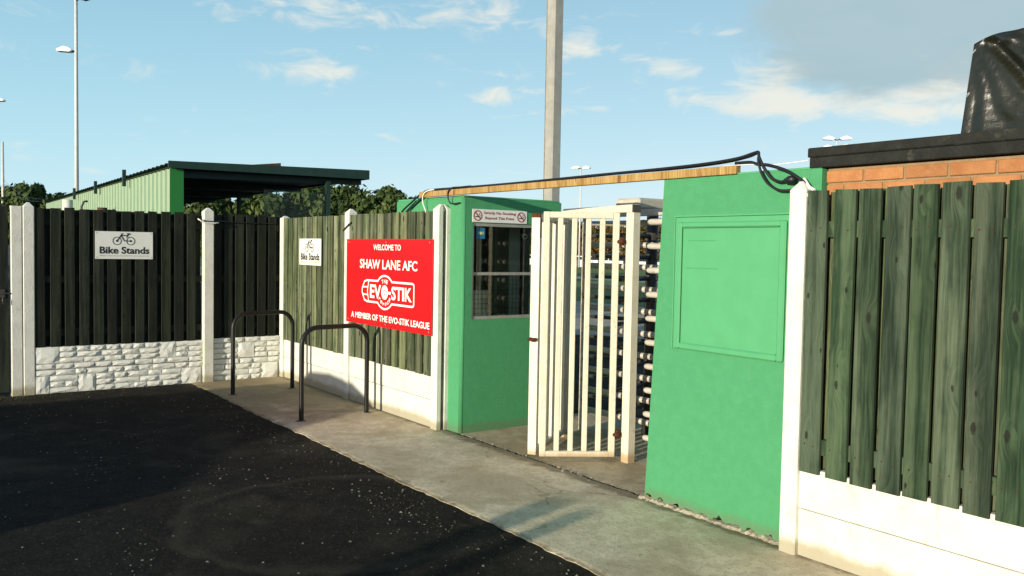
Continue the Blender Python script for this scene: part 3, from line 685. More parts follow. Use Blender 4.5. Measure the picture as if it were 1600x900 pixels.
# ================================================================== BIKE STANDS
def bike_stand(label, x0, y0, x1, y1, h):
    t = root('bike_stand', ((x0 + x1) / 2, (y0 + y1) / 2, 0), label, 'bike stand', 'black hoop bike stands')
    L = math.hypot(x1 - x0, y1 - y0); dx, dy = (x1 - x0) / L, (y1 - y0) / L; r = .17; rt = .0245
    fn = lambda s, z: (x0 + dx * s, y0 + dy * s, z)
    pts = [fn(0, -.05), fn(0, .03)] + [fn(0, h - rt - r)] + arc((r, h - rt - r), r, math.pi, math.pi / 2, 8, fn)[1:] + [fn(L / 2, h - rt)] + arc((L - r, h - rt - r), r, math.pi / 2, 0, 8, fn) + [fn(L, .03), fn(L, -.05)]
    T(pts, rt, 14).build('hoop', BLACKP, t)
    for s in (0, L):
        p = fn(s, 0); m = MB(); m.tube([(p[0], p[1], -.02), (p[0], p[1], .006), (p[0], p[1], .0065)], [.052, .052, .03], 14); m.build('base_ring', GROOVE, t)
bike_stand('black hoop bike stand nearest the back corner, in front of the white stone panels', 1.131, -.985, 1.03, -.235, .955)
bike_stand('black hoop bike stand nearer the camera, in front of the red sign', 2.944, -.905, 2.872, -.165, .94)

# ================================================================== TICKET BOOTH (left)
tb = root('ticket_booth', (3.6, .7, 0), 'green ticket booth with a side window, left of the turnstile gate', 'booth')
def chamfer_col(x0, y0, x1, y1, z0, z1, c):
    pass
BX, BY0, BY1, BZ = 4.226, .122, 1.285, 2.195
ct = .03      # soft vertical arris
# front wall
fw = MB(); fw.box((2.95, BY0, -.02), (BX - ct, BY0 + .12, BZ)); fw.build('front_wall', GREEN, tb)
ar = MB(); k = 6
pa = [(BX - ct + ct * math.sin(a), BY0 + ct - ct * math.cos(a)) for a in [math.pi / 2 * i / k for i in range(k + 1)]] + [(BX - ct, BY0 + ct)]
ar.prism(pa, lambda a, b: (a, b, -.02), lambda a, b: (a, b, BZ)); ar.sm = [True] * len(ar.sm); 
o = ar.build('corner_bead', GREEN, tb)
for pl in o.data.polygons: pl.use_smooth = abs(pl.normal.z) < .5
# side wall with the window opening
wy0, wy1, wz0, wz1 = .232, 1.06, 1.060, 1.968
sw = MB(); xa, xb = BX - .12, BX
o4 = [(BY0 + ct, -.02), (BY1, -.02), (BY1, BZ), (BY0 + ct, BZ)]; i4 = [(wy0, wz0), (wy1, wz0), (wy1, wz1), (wy0, wz1)]
v = [(xb, a, b) for a, b in o4 + i4] + [(xa, a, b) for a, b in o4 + i4]
f = []
for i in range(4):
    j = (i + 1) % 4
    f += [(i, j, j + 4, i + 4), (8 + j, 8 + i, 12 + i, 12 + j), (i + 4, j + 4, j + 12, i + 12), (j, i, i + 8, j + 8)]
sw.add(v, f).build('side_wall', GREEN, tb)
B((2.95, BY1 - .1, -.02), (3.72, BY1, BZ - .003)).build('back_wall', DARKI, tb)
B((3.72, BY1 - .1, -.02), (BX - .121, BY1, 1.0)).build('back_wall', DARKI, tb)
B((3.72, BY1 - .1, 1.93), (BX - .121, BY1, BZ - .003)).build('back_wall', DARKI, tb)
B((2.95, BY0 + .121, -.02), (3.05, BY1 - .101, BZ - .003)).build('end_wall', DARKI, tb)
B((2.96, BY0 + .01, BZ + .0005), (BX - .012, BY1 - .01, BZ + .02), .004).build('roof', GREEN2, tb)
wn = B((BX - .05, wy0, wz1 - .032), (BX - .012, wy1, wz1)).build('window', ALU, tb)
B((BX - .05, wy0, wz0), (BX - .012, wy1, wz0 + .028)).build('frame', ALU, wn)
B((BX - .05, wy0, wz0 + .028), (BX - .012, wy0 + .022, wz1 - .032)).build('frame', ALU, wn)
B((BX - .05, wy1 - .022, wz0 + .028), (BX - .012, wy1, wz1 - .032)).build('frame', ALU, wn)
B((BX - .052, wy0 + .022, 1.475), (BX - .020, wy1 - .022, 1.503)).build('glazing_bar', ALU, wn)
B((BX - .034, wy0 + .020, wz0 + .026), (BX - .030, wy1 - .020, wz1 - .030)).build('pane', GLASS, wn)
# inside the booth
B((3.06, .45, .95), (BX - .13, BY1 - .11, .99)).build('counter', BROWN, tb)
B((3.44, 1.03, .99), (3.70, 1.17, 1.97)).build('pillar', GREYB, tb)
T([(3.42, .86, .99), (3.42, .86, 1.93)], .014, 8).build('pipe', BRIGHTW, tb)
B((3.25, .92, .99), (3.29, 1.0, 1.97)).build('door_jamb', DARKI, tb)
# wire mesh screen behind the lower pane (a guard)
gm_ = MB()
for i in range(18): gm_.box((BX - .075, wy0 + .03 + i * .0445, wz0 + .03), (BX - .0725, wy0 + .033 + i * .0445, 1.475))
for i in range(9): gm_.box((BX - .072, wy0 + .03, wz0 + .05 + i * .045), (BX - .0695, wy1 - .03, wz0 + .053 + i * .045))
gm_.build('mesh_guard', STEEL_D, tb)
# things inside
tag(B((BX - .092, .245, .99), (BX - .084, .47, 1.33), .003).build('notice_board', BRIGHTW, loc=(BX - .09, .35, .99)), 'white board propped inside the booth window behind wire mesh', 'board')
cm = MB().tube([(BX - .10, .89, 1.86), (BX - .05, .875, 1.85)], .026, 12)
wc = cm.build('security_camera', BRIGHTW, loc=(BX - .1, .9, 1.86)); tag(wc, 'small white camera inside the top right of the booth window', 'camera')
ln = T([(BX - .0495, .8748, 1.8499), (BX - .047, .874, 1.8495)], .017, 12).build('lens', INKB, wc)
pp = B((3.75, .60, .99), (3.86, .78, 1.035), .004).build('papers', BRIGHTW, loc=(3.8, .7, .99)); tag(pp, 'small stack of papers on the counter inside the booth', 'papers')
bs_ = root('sticker', (BX - .029, .34, 1.87), 'small blue sticker in the top left corner of the booth window', 'sticker')
Fs = Face((BX - .029, .290, 1.818), (0, 1, 0), (0, 0, 1), (1, 0, 0))
m_ = MB(); poly(m_, Fs, [(0, 0), (.098, 0), (.098, .102), (0, .102)], .0); m_.build('film', BLUE, bs_)
m_ = MB()
for x in (.022, .070): poly(m_, Fs, [(x, .042), (x + .010, .042), (x + .010, .068), (x, .068)], .001)
disc(m_, Fs, .051, .052, .014, .001); m_.build('symbol', YEL, bs_)
# no smoking sign
ns = root('sign', (BX + .003, .225, 1.975), 'narrow white no smoking sign above the booth window', 'sign')
Fn = Face((BX + .006, .222, 1.972), (0, 1, 0), (0, 0, 1), (1, 0, 0)); nw, nh = .632, .122
B((BX + .001, .222, 1.972), (BX + .006, .222 + nw, 1.972 + nh), .001).build('panel', SIGNW, ns)
letters('lettering', 'Strictly No Smoking', Fn, .125, .495, .070, .103, INKR, ns, .012)
letters('lettering', 'Beyond This Point', Fn, .142, .475, .022, .055, INKR, ns, .012)
for cx_ in (.058, .562):
    rg = MB(); ring(rg, Fn, cx_, .061, .044, .009, .0022)
    stroke(rg, Fn, [(cx_ - .030, .061 + .031), (cx_ + .030, .061 - .031)], .009, .003); rg.build('prohibition_ring', INKR, ns)
    cg = MB(); poly(cg, Fn, [(cx_ - .027, .046), (cx_ + .010, .046), (cx_ + .010, .055), (cx_ - .027, .055)], .0016)
    stroke(cg, Fn, [(cx_ + .016, .05), (cx_ + .026, .062), (cx_ + .014, .074), (cx_ + .022, .086)], .004, .0016); cg.build('cigarette_symbol', INKB, ns)

# ================================================================== RIGHT BOOTH (boarded window)
rb = root('turnstile_booth', (7.4, .6, 0), 'green booth front with a boarded-up framed window, right of the gate', 'booth')
RY = .085; RR = random.Random(14)
# ragged lower edge, battered left edge
N = 60; bot = []
for i in range(N + 1):
    x = 6.690 + (8.03 - 6.690) * i / N
    bot.append((x, .022 + .016 * math.sin(i * 1.1) + RR.uniform(-.014, .014) - (.012 if i % 9 == 0 else 0)))
vf = [(x, RY, z) for x, z in bot] + [(8.03, RY, 2.212), (6.805, RY, 2.212)]
k = len(vf); v = vf + [(a, RY + .11, c) for a, b, c in vf]
fwall = MB().add(v, [tuple(range(k)), tuple(range(2 * k - 1, k - 1, -1))] + [((i + 1) % k, i, i + k, (i + 1) % k + k) for i in range(k)])
fwall.build('front_wall', GREEN, rb)
B((6.80, RY + .11, 0), (6.90, 1.30, 2.205)).build('left_wall', GREEN, rb)
B((7.93, RY + .11, 0), (8.03, 1.30, 2.205)).build('right_wall', GREEN, rb)
B((6.90, 1.20, 0), (7.93, 1.30, 2.205)).build('back_wall', GREEN, rb)
B((6.79, RY + .004, 2.2125), (8.022, 1.29, 2.226), .003).build('roof', GREEN2, rb)
pf = MB(); ft = RY - .0
# plaster skirt of pale render under the ragged edge
sk = []
for i in range(N + 1):
    x = 6.66 + (7.885 - 6.66) * i / N; sk.append((x, RY - .020 + RR.uniform(-.012, .010), .0, .016 + RR.uniform(-.008, .012)))
v = []; f = []
for x, y, z0, z1 in sk: v += [(x, y - .012, z0), (x, y + .006, z1 * .75), (x, RY + .02, z1)]
for i in range(N):
    for q_ in range(2): f.append((i * 3 + q_, i * 3 + 3 + q_, i * 3 + 4 + q_, i * 3 + 1 + q_))
MB().add(v, f).build('mortar_skirt', MORTAR2, rb)
bw = B((6.930, RY - .010, 1.080), (7.830, RY, 1.955), .002).build('boarded_window', GREEN2, rb)
def mould(name, a, b, parent):
    B(a, b, .009).build(name, GREEN2, parent)
mould('frame', (6.955, RY - .034, 1.085), (7.0, RY - .0098, 1.925), bw)
mould('frame', (7.775, RY - .034, 1.085), (7.822, RY - .0098, 1.925), bw)
mould('frame', (7.0002, RY - .033, 1.885), (7.7748, RY - .0098, 1.924), bw)
mould('frame', (7.0002, RY - .035, 1.085), (7.7748, RY - .0098, 1.128), bw)
B((6.928, RY - .016, 1.957), (7.884, RY, 1.968), .002).build('head_trim', GREEN2, bw)
B((6.920, RY - .014, 1.08), (6.928, RY, 1.968), .002).build('edge_trim', GREEN2, bw)
for z, xa, xb in ((1.80, 7.04, 7.27), (1.62, 7.03, 7.30)): B((xa, RY - .0125, z), (xb, RY - .0098, z + .006)).build('panel_joint', GREEN, bw)

# ================================================================== BEAM AND CABLES
bm_ = root('timber_beam', (5.46, .095, 2.217), 'long raw timber beam spanning the gateway between the green booths', 'beam')
B((3.50, .068, 2.2165), (7.428, .116, 2.270), .003).build('beam', PINE, bm_)
def cable(label, pts, r, m=CABLE, sub=6):
    # smooth through the points
    P = [Vector(p) for p in pts]; out = []
    for i in range(len(P) - 1):
        p0, p1, p2, p3 = P[max(i - 1, 0)], P[i], P[i + 1], P[min(i + 2, len(P) - 1)]
        for j in range(sub):
            t = j / sub; out.append(.5 * ((2 * p1) + (-p0 + p2) * t + (2 * p0 - 5 * p1 + 4 * p2 - p3) * t * t + (-p0 + 3 * p1 - 3 * p2 + p3) * t ** 3))
    out.append(P[-1]); o = MB().tube(out, r, 8).build('cable', m, loc=pts[0]); return tag(o, label, 'cable', 'cables along the timber beam')
y = .088
cable('thick black cable clipped along the top of the timber beam, looping down at the right', [(3.10, .24, 2.0), (3.117, y, 2.07), (3.34, y, 2.185), (3.54, y, 2.263), (3.72, y, 2.284), (4.25, y, 2.281), (5.03, y + .01, 2.281), (5.63, y, 2.283), (6.16, y, 2.287), (6.75, y, 2.290), (7.15, y, 2.297), (7.41, y, 2.312), (7.545, y, 2.336), (7.588, y - .01, 2.337), (7.603, y - .02, 2.305), (7.652, y - .03, 2.235), (7.705, y - .03, 2.175), (7.76, y - .03, 2.150), (7.80, y - .03, 2.150), (7.84, y - .02, 2.150)], .0095)
cable('second black cable on the beam, hanging lower to the white post', [(3.14, .26, 1.98), (3.16, y + .02, 2.05), (3.38, y + .02, 2.165), (3.60, y + .02, 2.245), (3.76, y + .025, 2.280), (4.6, y + .022, 2.284), (5.4, y + .026, 2.278), (6.3, y + .02, 2.286), (6.9, y + .024, 2.286), (7.3, y + .02, 2.298), (7.50, y + .01, 2.318), (7.58, y, 2.332), (7.605, y - .03, 2.28), (7.64, y - .04, 2.205), (7.69, y - .045, 2.145), (7.755, y - .045, 2.105), (7.81, y - .04, 2.095), (7.88, y - .03, 2.10)], .008)
cable('thin black cable dropping in a loop from the beam to the booth corner', [(4.40, y, 2.288), (4.25, y - .02, 2.284), (4.12, y - .03, 2.282), (4.06, y - .03, 2.245), (4.05, y - .02, 2.18), (4.07, y - .01, 2.145), (4.12, y + .0, 2.138), (4.19, .11, 2.146)], .007)
cable('black cable running right from the beam over the booth top to the brick wall', [(7.40, y + .01, 2.285), (7.52, y, 2.282), (7.60, y - .02, 2.262), (7.68, y - .03, 2.252), (7.80, y - .04, 2.217), (7.88, y - .05, 2.180), (7.945, y - .05, 2.137), (7.985, y - .05, 2.105)], .010)
cable('thin white cable stretched from the beam to the black roof edge', [(7.30, y, 2.272), (7.52, y - .01, 2.268), (7.63, y - .02, 2.254), (7.80, y - .02, 2.255), (7.95, y - .02, 2.262)], .0035, CABLEW)
cable('white cable hanging from the left end of the beam behind the fence', [(3.86, y + .04, 2.29), (3.70, y - .03, 2.276), (3.60, y - .03, 2.235), (3.58, y - .02, 2.16), (3.60, y, 2.08), (3.62, y, 2.0)], .006, CABLEW)
cable('pale cable end tucked behind the top of the right white post', [(7.93, .062, 2.158), (7.965, .04, 2.128), (7.99, .03, 2.105), (8.03, .02, 2.086)], .010, CABLEW)
jb = MB().tube([(7.81, .045, 2.150), (7.84, .045, 2.155), (7.865, .046, 2.156), (7.885, .047, 2.150)], [.014, .024, .026, .010], 12).build('cable_joint', CABLE, loc=(7.82, .04, 2.15))
tag(jb, 'black taped cable joint bulging above the right white post', 'cable joint')

# ================================================================== GATE
gf = root('gateway', (5.4, .85, 0), 'cream square-tube gateway with two posts and a top beam', 'gateway')
HR = Vector((5.845, .725, 0)); HL = Vector((4.80, .905, 0))
def sq_post(c, s, z0, z1, ang, m, name, parent, cc=.006):
    b = MB(); b.box((-s, -s, z0), (s, s, z1), cc); ca, sa = math.cos(ang), math.sin(ang)
    b.v = [(c.x + x * ca - y * sa, c.y + x * sa + y * ca, z) for x, y, z in b.v]; return b.build(name, m, parent)
sq_post(HR, .042, -.02, 2.040, 0, CREAM, 'post', gf); sq_post(HL, .038, -.02, 2.04, 0, CREAM, 'post', gf)
db = (HR - HL).normalized(); ab = math.atan2(db.y, db.x)
def bar_between(p, q, hw, z0, z1, m, name, parent, ext=0, c=.005):
    d = (q - p); L = d.length; a = math.atan2(d.y, d.x); b = MB(); b.box((-ext, -hw, z0), (L + ext, hw, z1), c)
    b.v = [(p.x + x * math.cos(a) - y * math.sin(a), p.y + x * math.sin(a) + y * math.cos(a), z) for x, y, z in b.v]; return b.build(name, m, parent)
bar_between(HL, HR, .042, 2.041, 2.104, CREAM, 'top_beam', gf, .036)
bar_between(HR + db * .0365, HR + db * .045, .040, 2.043, 2.102, STEEL_D, 'end_cap', gf, 0, .001)
def leaf(label, hinge, free, h0, h1, nb, bw_=.021, hw_=.02):
    t = root('gate_leaf', (hinge.x, hinge.y, 0), label, 'gate leaf', 'cream barred gate leaves')
    d = (free - hinge); L = d.length; a = math.atan2(d.y, d.x); ca, sa = math.cos(a), math.sin(a)
    def pc(name, x0, x1, hw, z0, z1, m=CREAM, par=t, c=.004):
        b = MB(); b.box((x0, -hw, z0), (x1, hw, z1), c); b.v = [(hinge.x + x * ca - y * sa, hinge.y + x * sa + y * ca, z) for x, y, z in b.v]; return b.build(name, m, par)
    s = hw_ + .004; gap = .078
    pc('stile', gap, gap + .0495, s, h0, h1); pc('stile', L - .05, L, s, h0, h1)
    pc('rail', gap + .05, L - .0505, s - .001, h1 - .05, h1); pc('rail', gap + .05, L - .0505, s - .001, h0, h0 + .045)
    for i in range(1, nb + 1):
        xm = gap + .022 + (L - .025 - gap - .022) * i / (nb + 1); pc('bar', xm - bw_, xm + bw_, hw_, h0 + .0455, h1 - .0505)
    for z in (.22, 1.80):
        hg = MB(); c0 = hinge + d.normalized() * .055
        hg.tube([(c0.x, c0.y, z - .03), (c0.x, c0.y, z + .035)], .021, 10); hg.tube([(c0.x - .01, c0.y - .03, z), (c0.x + .04, c0.y - .012, z + .004)], [.022, .018], 8); hg.build('hinge', RUST, t)
        pc('hinge_strap', .02, gap + .03, .008, z - .012, z + .014, RUST, t, .002)
    return t, pc, L
t1, pc1, L1 = leaf('wide open cream gate leaf with white bars, hinged on the right post', HR - Vector((.03, .02, 0)), Vector((5.437, .120, 0)), .035, 2.035, 4)
t2, pc2, L2 = leaf('cream gate leaf seen nearly edge-on, with rusty top and bolt', HL + Vector((.03, -.03, 0)), Vector((5.345, .115, 0)), .04, 2.02, 4, .010, .032)
pc2('edge_flat', L2 + .001, L2 + .008, .036, .03, 2.02, CREAM, t2, .002)
pc2('rust_cap', L2 - .02, L2 + .0085, .037, 1.985, 2.021, RUST, t2, .002)
pc2('rust_run', L2 - .03, L2 + .004, .0375, 1.82, 1.984, RUST, t2, .002)
la = MB(); e = Vector((5.345, .115, 0))
la.tube([(e.x - .035, e.y - .03, .985), (e.x - .01, e.y - .035, .99), (e.x + .02, e.y - .03, .985), (e.x + .05, e.y - .015, .995)], [.012, .016, .018, .010], 8); la.build('bolt', RUST, t2)

# ================================================================== TURNSTILE
ts = root('turnstile', (5.6, 1.35, 0), 'full height steel turnstile with pale tube arms behind the open gate', 'turnstile')
ZS = [.19 + .1975 * i for i in range(10)]
cp = B((6.60, .86, 0), (6.68, .94, 2.08), .005).build('comb_post', STEEL_D, ts)
for z in ZS:
    m = MB(); m.tube([(6.63, .90, z), (5.915, .865, z), (5.893, .864, z), (5.88, .8635, z), (5.873, .863, z)], [.0255, .0255, .022, .014, .004], 12); m.build('comb_arm', STEEL_L, ts)
lp = B((4.655, 1.20, 0), (4.69, 1.285, 2.08), .003).build('perforated_post', PEEL, ts)
hm = MB()
for z in ZS: hm.tube([(4.6905, 1.215, z + .1), (4.693, 1.215, z + .1)], .016, 10)
hm.build('bolt_holes', INKB, lp)
for z in ZS:
    T([(4.691, 1.25, z + .012), (5.62, 1.28, z + .012)], .027, 10).build('comb_arm', STEEL_L, ts)
co = T([(5.17, 1.62, 0), (5.17, 1.62, 2.08)], .055, 16).build('rotor_column', STEEL_D, ts)
for w_, an in enumerate((math.radians(196), math.radians(286), math.radians(16), math.radians(106))):
    for z in ZS:
        zz = z + .098
        if zz > 2.0: continue
        T([(5.17 + .05 * math.cos(an), 1.62 + .05 * math.sin(an), zz), (5.17 + .66 * math.cos(an), 1.62 + .66 * math.sin(an), zz)], .019, 8).build('rotor_arm', STEEL_D, ts)
for cx_, cy_ in ((5.72, 1.95), (5.17, 2.36), (4.6, 1.95)):
    T([(cx_, cy_, 0), (cx_, cy_, 2.08)], .03, 10).build('cage_post', STEEL_D, ts)
hd = MB(); hd.box((5.335, 1.0, 2.088), (5.62, 2.0, 2.185), .018); hd.build('head_box', GREYB, ts)
B((5.34, .996, 2.10), (5.50, .9995, 2.168), .001).build('peeling_patch', PEEL, ts)
B((4.66, 1.04, 2.03), (6.68, 1.12, 2.086), .004).build('head_beam', STEEL_L, ts)

# ================================================================== BRICK BUILDING
bb = root('brick_building', (9.5, 1.6, 0), 'orange brick building with a black flat roof edge behind the right fence', 'building')
wl = MB(); wl.box((8.040, .130, 0), (13.0, 4.0, 2.2125)); wl.build('wall', MORTAR, bb)
bmsh = [B((0, 0, 0), (.215, .05, .065), .003) for _ in range(1)]
def brick_me(w):
    m = MB(); m.box((0, 0, 0), (w, .04, .066), .004); me = bpy.data.meshes.new('brick'); me.from_pydata(m.v, [], m.f); me.materials.append(BRICK); return me
full, half = brick_me(.222), brick_me(.105)
RB = random.Random(4)
for c in range(6):
    z = 2.209 - .0775 * (c + 1); x = 8.036 - (.117 if c % 2 else 0)
    while x < 9.9:
        if x < 8.03: me, xx, w = half, 8.036, .105
        else: me, xx, w = full, x, .222
        o = inst(me, 'brick', bb, (xx - 9.5, .1195 - 1.6 + RB.uniform(-.003, .003), z))
        x += .234
fs = B((7.938, .070, 2.278), (13.0, .128, 2.332), .006).build('fascia', FELT, bb)
B((7.948, .078, 2.218), (13.0, .127, 2.2765), .004).build('fascia', FELT, bb)
B((7.944, .1285, 2.2135), (13.0, 4.1, 2.322), .004).build('roof', FELT, bb)

# black plastic wrapped unit standing on that roof
def wrapped():
    bm = bmesh.new(); nx, nz = 46, 40; R = random.Random(2)
    x0, x1, y0, y1, z0, z1 = 8.585, 9.55, .50, 1.15, 2.323, 2.90
    def face(fn, nu, nv):
        g = [[bm.verts.new(fn(i / nu, j / nv)) for i in range(nu + 1)] for j in range(nv + 1)]
        for j in range(nv):
            for i in range(nu): bm.faces.new((g[j][i], g[j][i + 1], g[j + 1][i + 1], g[j + 1][i]))
    def top(u): return z1 - .028 + .05 * min(1, u / .26) - .20 * max(0, u - .27) + .012 * math.sin(u * 17)
    from mathutils import noise as mn
    def fold(u, v):
        d = 0
        # creases radiating from the upper left corner and sweeping to the lower right
        ang = math.atan2((1 - v) * .62 + .02, u + .02); rad = math.hypot(u, (1 - v) * .62)
        d += .016 * math.sin(ang * 26 + mn.noise(Vector((u * 3, v * 3, 2))) * 2.5) * min(1, rad * 3) * (.35 + mn.noise(Vector((ang * 4, 0, 5))) ** 2 * 2)
        s = (u - .34) + (v - .5) * .55
        d += -.065 * math.exp(-(s / .03) ** 2) + .045 * math.exp(-((s - .10) / .06) ** 2)
        if u > .36: d += .020 * mn.noise(Vector((u * 9 + v * 5, v * 16 - u * 8, 1))) + .012 * mn.noise(Vector((u * 24, v * 34, 7)))
        d += .005 * mn.noise(Vector((u * 30, v * 30, 3)))
        return d
    def front(u, v):
        lean = .034 * (1 - v)
        zt = top(u); z = z0 + (zt - z0) * v
        edge = min(1, u * 12, (1 - u) * 12) 
        return (x0 + .034 * v + (x1 - x0 - .034 * v) * u, y0 + .05 * v - fold(u, v) * edge * min(1, (1 - v) * 14 + .1) - (.02 * max(0, .12 - v) * 6), z)
    def left(u, v):
        zt = top(0) + .05 * math.sin(u * math.pi); z = z0 + (zt - z0) * v
        return (x0 + .034 * v - .02 * math.sin(u * 3.1) * (1 - v), y1 + (y0 + .05 * v - y1) * u, z)
    def topf(u, v):
        z = top(u) + .05 * math.sin(v * math.pi)
        return (x0 + .034 + (x1 - x0 - .034) * u, y0 + .05 + (y1 - y0 - .05) * v, z)
    def right(u, v): return (x1, y0 + .05 * v + (y1 - y0) * u, z0 + (top(1) - z0) * v)
    face(front, nx, nz); face(left, 10, 14); face(topf, nx, 8); face(right, 4, 4)
    bmesh.ops.remove_doubles(bm, verts=bm.verts, dist=.002); bmesh.ops.recalc_face_normals(bm, faces=bm.faces)
    me = bpy.data.meshes.new('wrapped_unit'); bm.to_mesh(me); bm.free()
    c = Vector((9.05, .8, 2.323))
    for v in me.vertices: v.co -= c
    for p in me.polygons: p.use_smooth = True
    me.materials.append(surf('black_polythene', (.010, .011, .007), (.018, .019, .011), 4, rough=.30, spec=.5, bump=.25, bscale=14))
    o = bpy.data.objects.new('wrapped_unit', me); COL.objects.link(o); o.location = c
    tag(o, 'tall unit wrapped in crinkled black polythene on the brick building roof', 'wrapped unit')
wrapped()

# ================================================================== SPECTATOR STAND
st = root('spectator_stand', (-9, 1.2, 0), 'green corrugated spectator stand with dark overhanging roof behind the back fence', 'stand')
def SX(a, yy, z): # along the stand (slightly skewed from the fence), across, up
    return (-4.0 - a * .9995, yy + a * .0323, z)
Lst = 17.5; per = .333; prof = [(0, 0), (.10, 0), (.135, .035), (.235, .035), (.27, 0)]
pts = []
a = 0
while a < Lst:
    for p, d in prof: pts.append((a + p, d))
    a += per
v = []; 
for a, d in pts: v += [SX(a, -.342 + d, 0), SX(a, -.342 + d, 2.985)]
f = [(2 * i, 2 * i + 2, 2 * i + 3, 2 * i + 1) for i in range(len(pts) - 1)]
MB().add(v, f).build('rear_wall', SHEET, st)
v = []
for a, d in pts: v += [SX(a, -.28 + d * .2, 0), SX(a, -.28 + d * .2, 2.98)]
MB().add(v, f).build('inner_lining', SHEETD, st)
# roof: corrugated sheet from the rear wall out over the terrace
v = []
for a, d in pts: v += [SX(a - .06, -.40, 3.01 + d), SX(a - .06, 3.22, 3.115 + d)]
MB().add(v, f).build('roof', SHEETD, st)
v = []
for a, d in pts: v += [SX(a - .06, -.40, 2.975), SX(a - .06, 3.20, 3.02)]
MB().add(v, f).build('roof_soffit', SHEETD, st)
def slab(a0, a1, y0, y1, za0, za1, zb0, zb1):  # box between y0 (za) and y1 (zb)
    v = [SX(a0, y0, za0), SX(a1, y0, za0), SX(a1, y0, za1), SX(a0, y0, za1), SX(a0, y1, zb0), SX(a1, y1, zb0), SX(a1, y1, zb1), SX(a0, y1, zb1)]
    return MB().add(v, [(0, 1, 2, 3), (7, 6, 5, 4), (0, 4, 5, 1), (1, 5, 6, 2), (2, 6, 7, 3), (3, 7, 4, 0)])
slab(-.10, -.062, -.40, 3.22, 2.96, 3.075, 2.99, 3.16).build('barge_board', SHEETD, st)
slab(-.061, Lst, 3.222, 3.25, 2.99, 3.16, 2.99, 3.16).build('front_fascia', SHEETD, st)
slab(-.02, -.005, -.36, -.14, 0, 2.955, 0, 2.955).build('corner_flashing', TRIM, st)
for a in (0.2, 3.4, 6.8, 10.2, 13.6): slab(a, a + .09, -.25, 3.2, 2.83, 2.97, 2.90, 3.015).build('rafter', SHEETD, st)
for a in (0.02, 5.5, 11): slab(a, a + .08, 2.42, 2.50, 0, 2.93, 0, 2.93).build('front_post', SHEETD, st)
slab(.03, .04, 1.25, 2.415, .3, 2.70, .3, 2.70).build('end_screen', PERSPEX, st)
for a, h in ((3.45, .26), (6.9, .2), (10.3, .2)):
    slab(a, a + .09, -.47, -.41, 2.83, 3.0 + h * .6, 2.83, 3.0 + h * .6).build('bracket', SHEETD, st)
b_ = MB(); b_.add([SX(.6, .95, 3.14), SX(.6, 1.75, 3.16), SX(.6, 1.75, 3.24), SX(.65, .95, 3.14), SX(.65, 1.75, 3.16), SX(.65, 1.75, 3.24)], [(0, 1, 2), (5, 4, 3), (0, 3, 4, 1), (1, 4, 5, 2), (2, 5, 3, 0)])
tag(b_.build('roof_board', BROWN, loc=SX(.6, 1.4, 3.13)), 'sloping brown board sticking up from the dark stand roof', 'board')

# ================================================================== POLES
mp_ = root('floodlight_mast', (-3.23, 7.08, 0), 'thick grey concrete mast rising behind the gateway', 'mast')
B((-3.36, 6.95, -.1), (-3.10, 7.21, 13.0), .035).build('shaft', CONCG, mp_)
T([(-3.385, 7.0, 0), (-3.385, 7.0, 13)], .02, 6).build('conduit', GROOVE, mp_)
def lamp_pole(label, x, y, h, r, heads, group='thin floodlight poles', m=GALV):
    t = root('floodlight_pole', (x, y, 0), label, 'floodlight', group)
    MB().tube([(x, y, -.1), (x, y, h * .5), (x, y, h)], [r, r * .82, r * .6], 10).build('shaft', m, t)
    for (dx, dy, z, s, mm) in heads:
        b = MB(); L = math.hypot(dx, dy); ux, uy = dx / L, dy / L
        prof = [(0.15, .0), (.35, .13), (.62, .20), (1.0, .04), (.98, -.06), (.3, -.10)]
        k = len(prof)
        vv = [(x + ux * p * s - uy * w * s, y + uy * p * s + ux * w * s, z + q2 * s) for w in (-.22, .22) for p, q2 in prof]
        b.add(vv, [tuple(range(k - 1, -1, -1)), tuple(range(k, 2 * k))] + [(i, (i + 1) % k, (i + 1) % k + k, i + k) for i in range(k)])
        hd_ = b.build('lamp_head', mm, t)
        T([(x, y, z - .1 * s), (x + ux * .3 * s, y + uy * .3 * s, z)], .04 * s, 6).build('arm', LAMPD, t)
    return t
lamp_pole('tall pale floodlight pole with a white lamp, behind the stand', -22.2, 1.25, 12.0, .075, [(-.55, -.80, 8.25, .62, LAMPH), (.7, .3, 10.02, .9, LAMPD), (-.5, -.8, 11.8, .62, LAMPH)])
lamp_pole('floodlight pole just outside the left picture edge whose lamp reaches in', -41.6, .30, 10.0, .10, [(.35, .75, 8.95, .8, LAMPH), (-.5, -.7, 9.9, .8, LAMPH)])
lamp_pole('short pale pole at the left picture edge', -41.19, .91, 6.8, .09, [])
lamp_pole('distant floodlight with a cluster of lamps seen above the gate beam', -58.16, 54.5, 10.3, .10, [(-.9, -.5, 10.25, 1.0, LAMPH), (.9, .5, 10.25, 1.0, LAMPH), (-.5, -.9, 10.3, .8, LAMPH), (.5, .9, 10.3, .8, LAMPH)])
lamp_pole('distant floodlight with white lamps just above the black roof edge', -24.84, 49.25, 9.6, .10, [(-.7, -.7, 9.75, .95, LAMPH), (.7, .7, 9.75, .95, LAMPH), (-.75, -.3, 9.15, .95, LAMPH), (.6, .8, 9.2, .95, LAMPH)])
tag(T([(-9.0, -1.10, -.1), (-9.0, -1.10, 2.58)], .10, 12).build('white_post', WHITE_C, loc=(-9, -1.1, 0)), 'round white post behind the back fence against the stand wall', 'post')
tag(T([(-8.86, -.86, 1.8), (-8.86, -.86, 2.45), (-8.84, -.82, 2.55), (-8.80, -.76, 2.56)], .022, 8).build('black_pipe', CABLE, loc=(-8.8, -.8, 0)), 'thin black bent pipe beside the round white post', 'pipe')
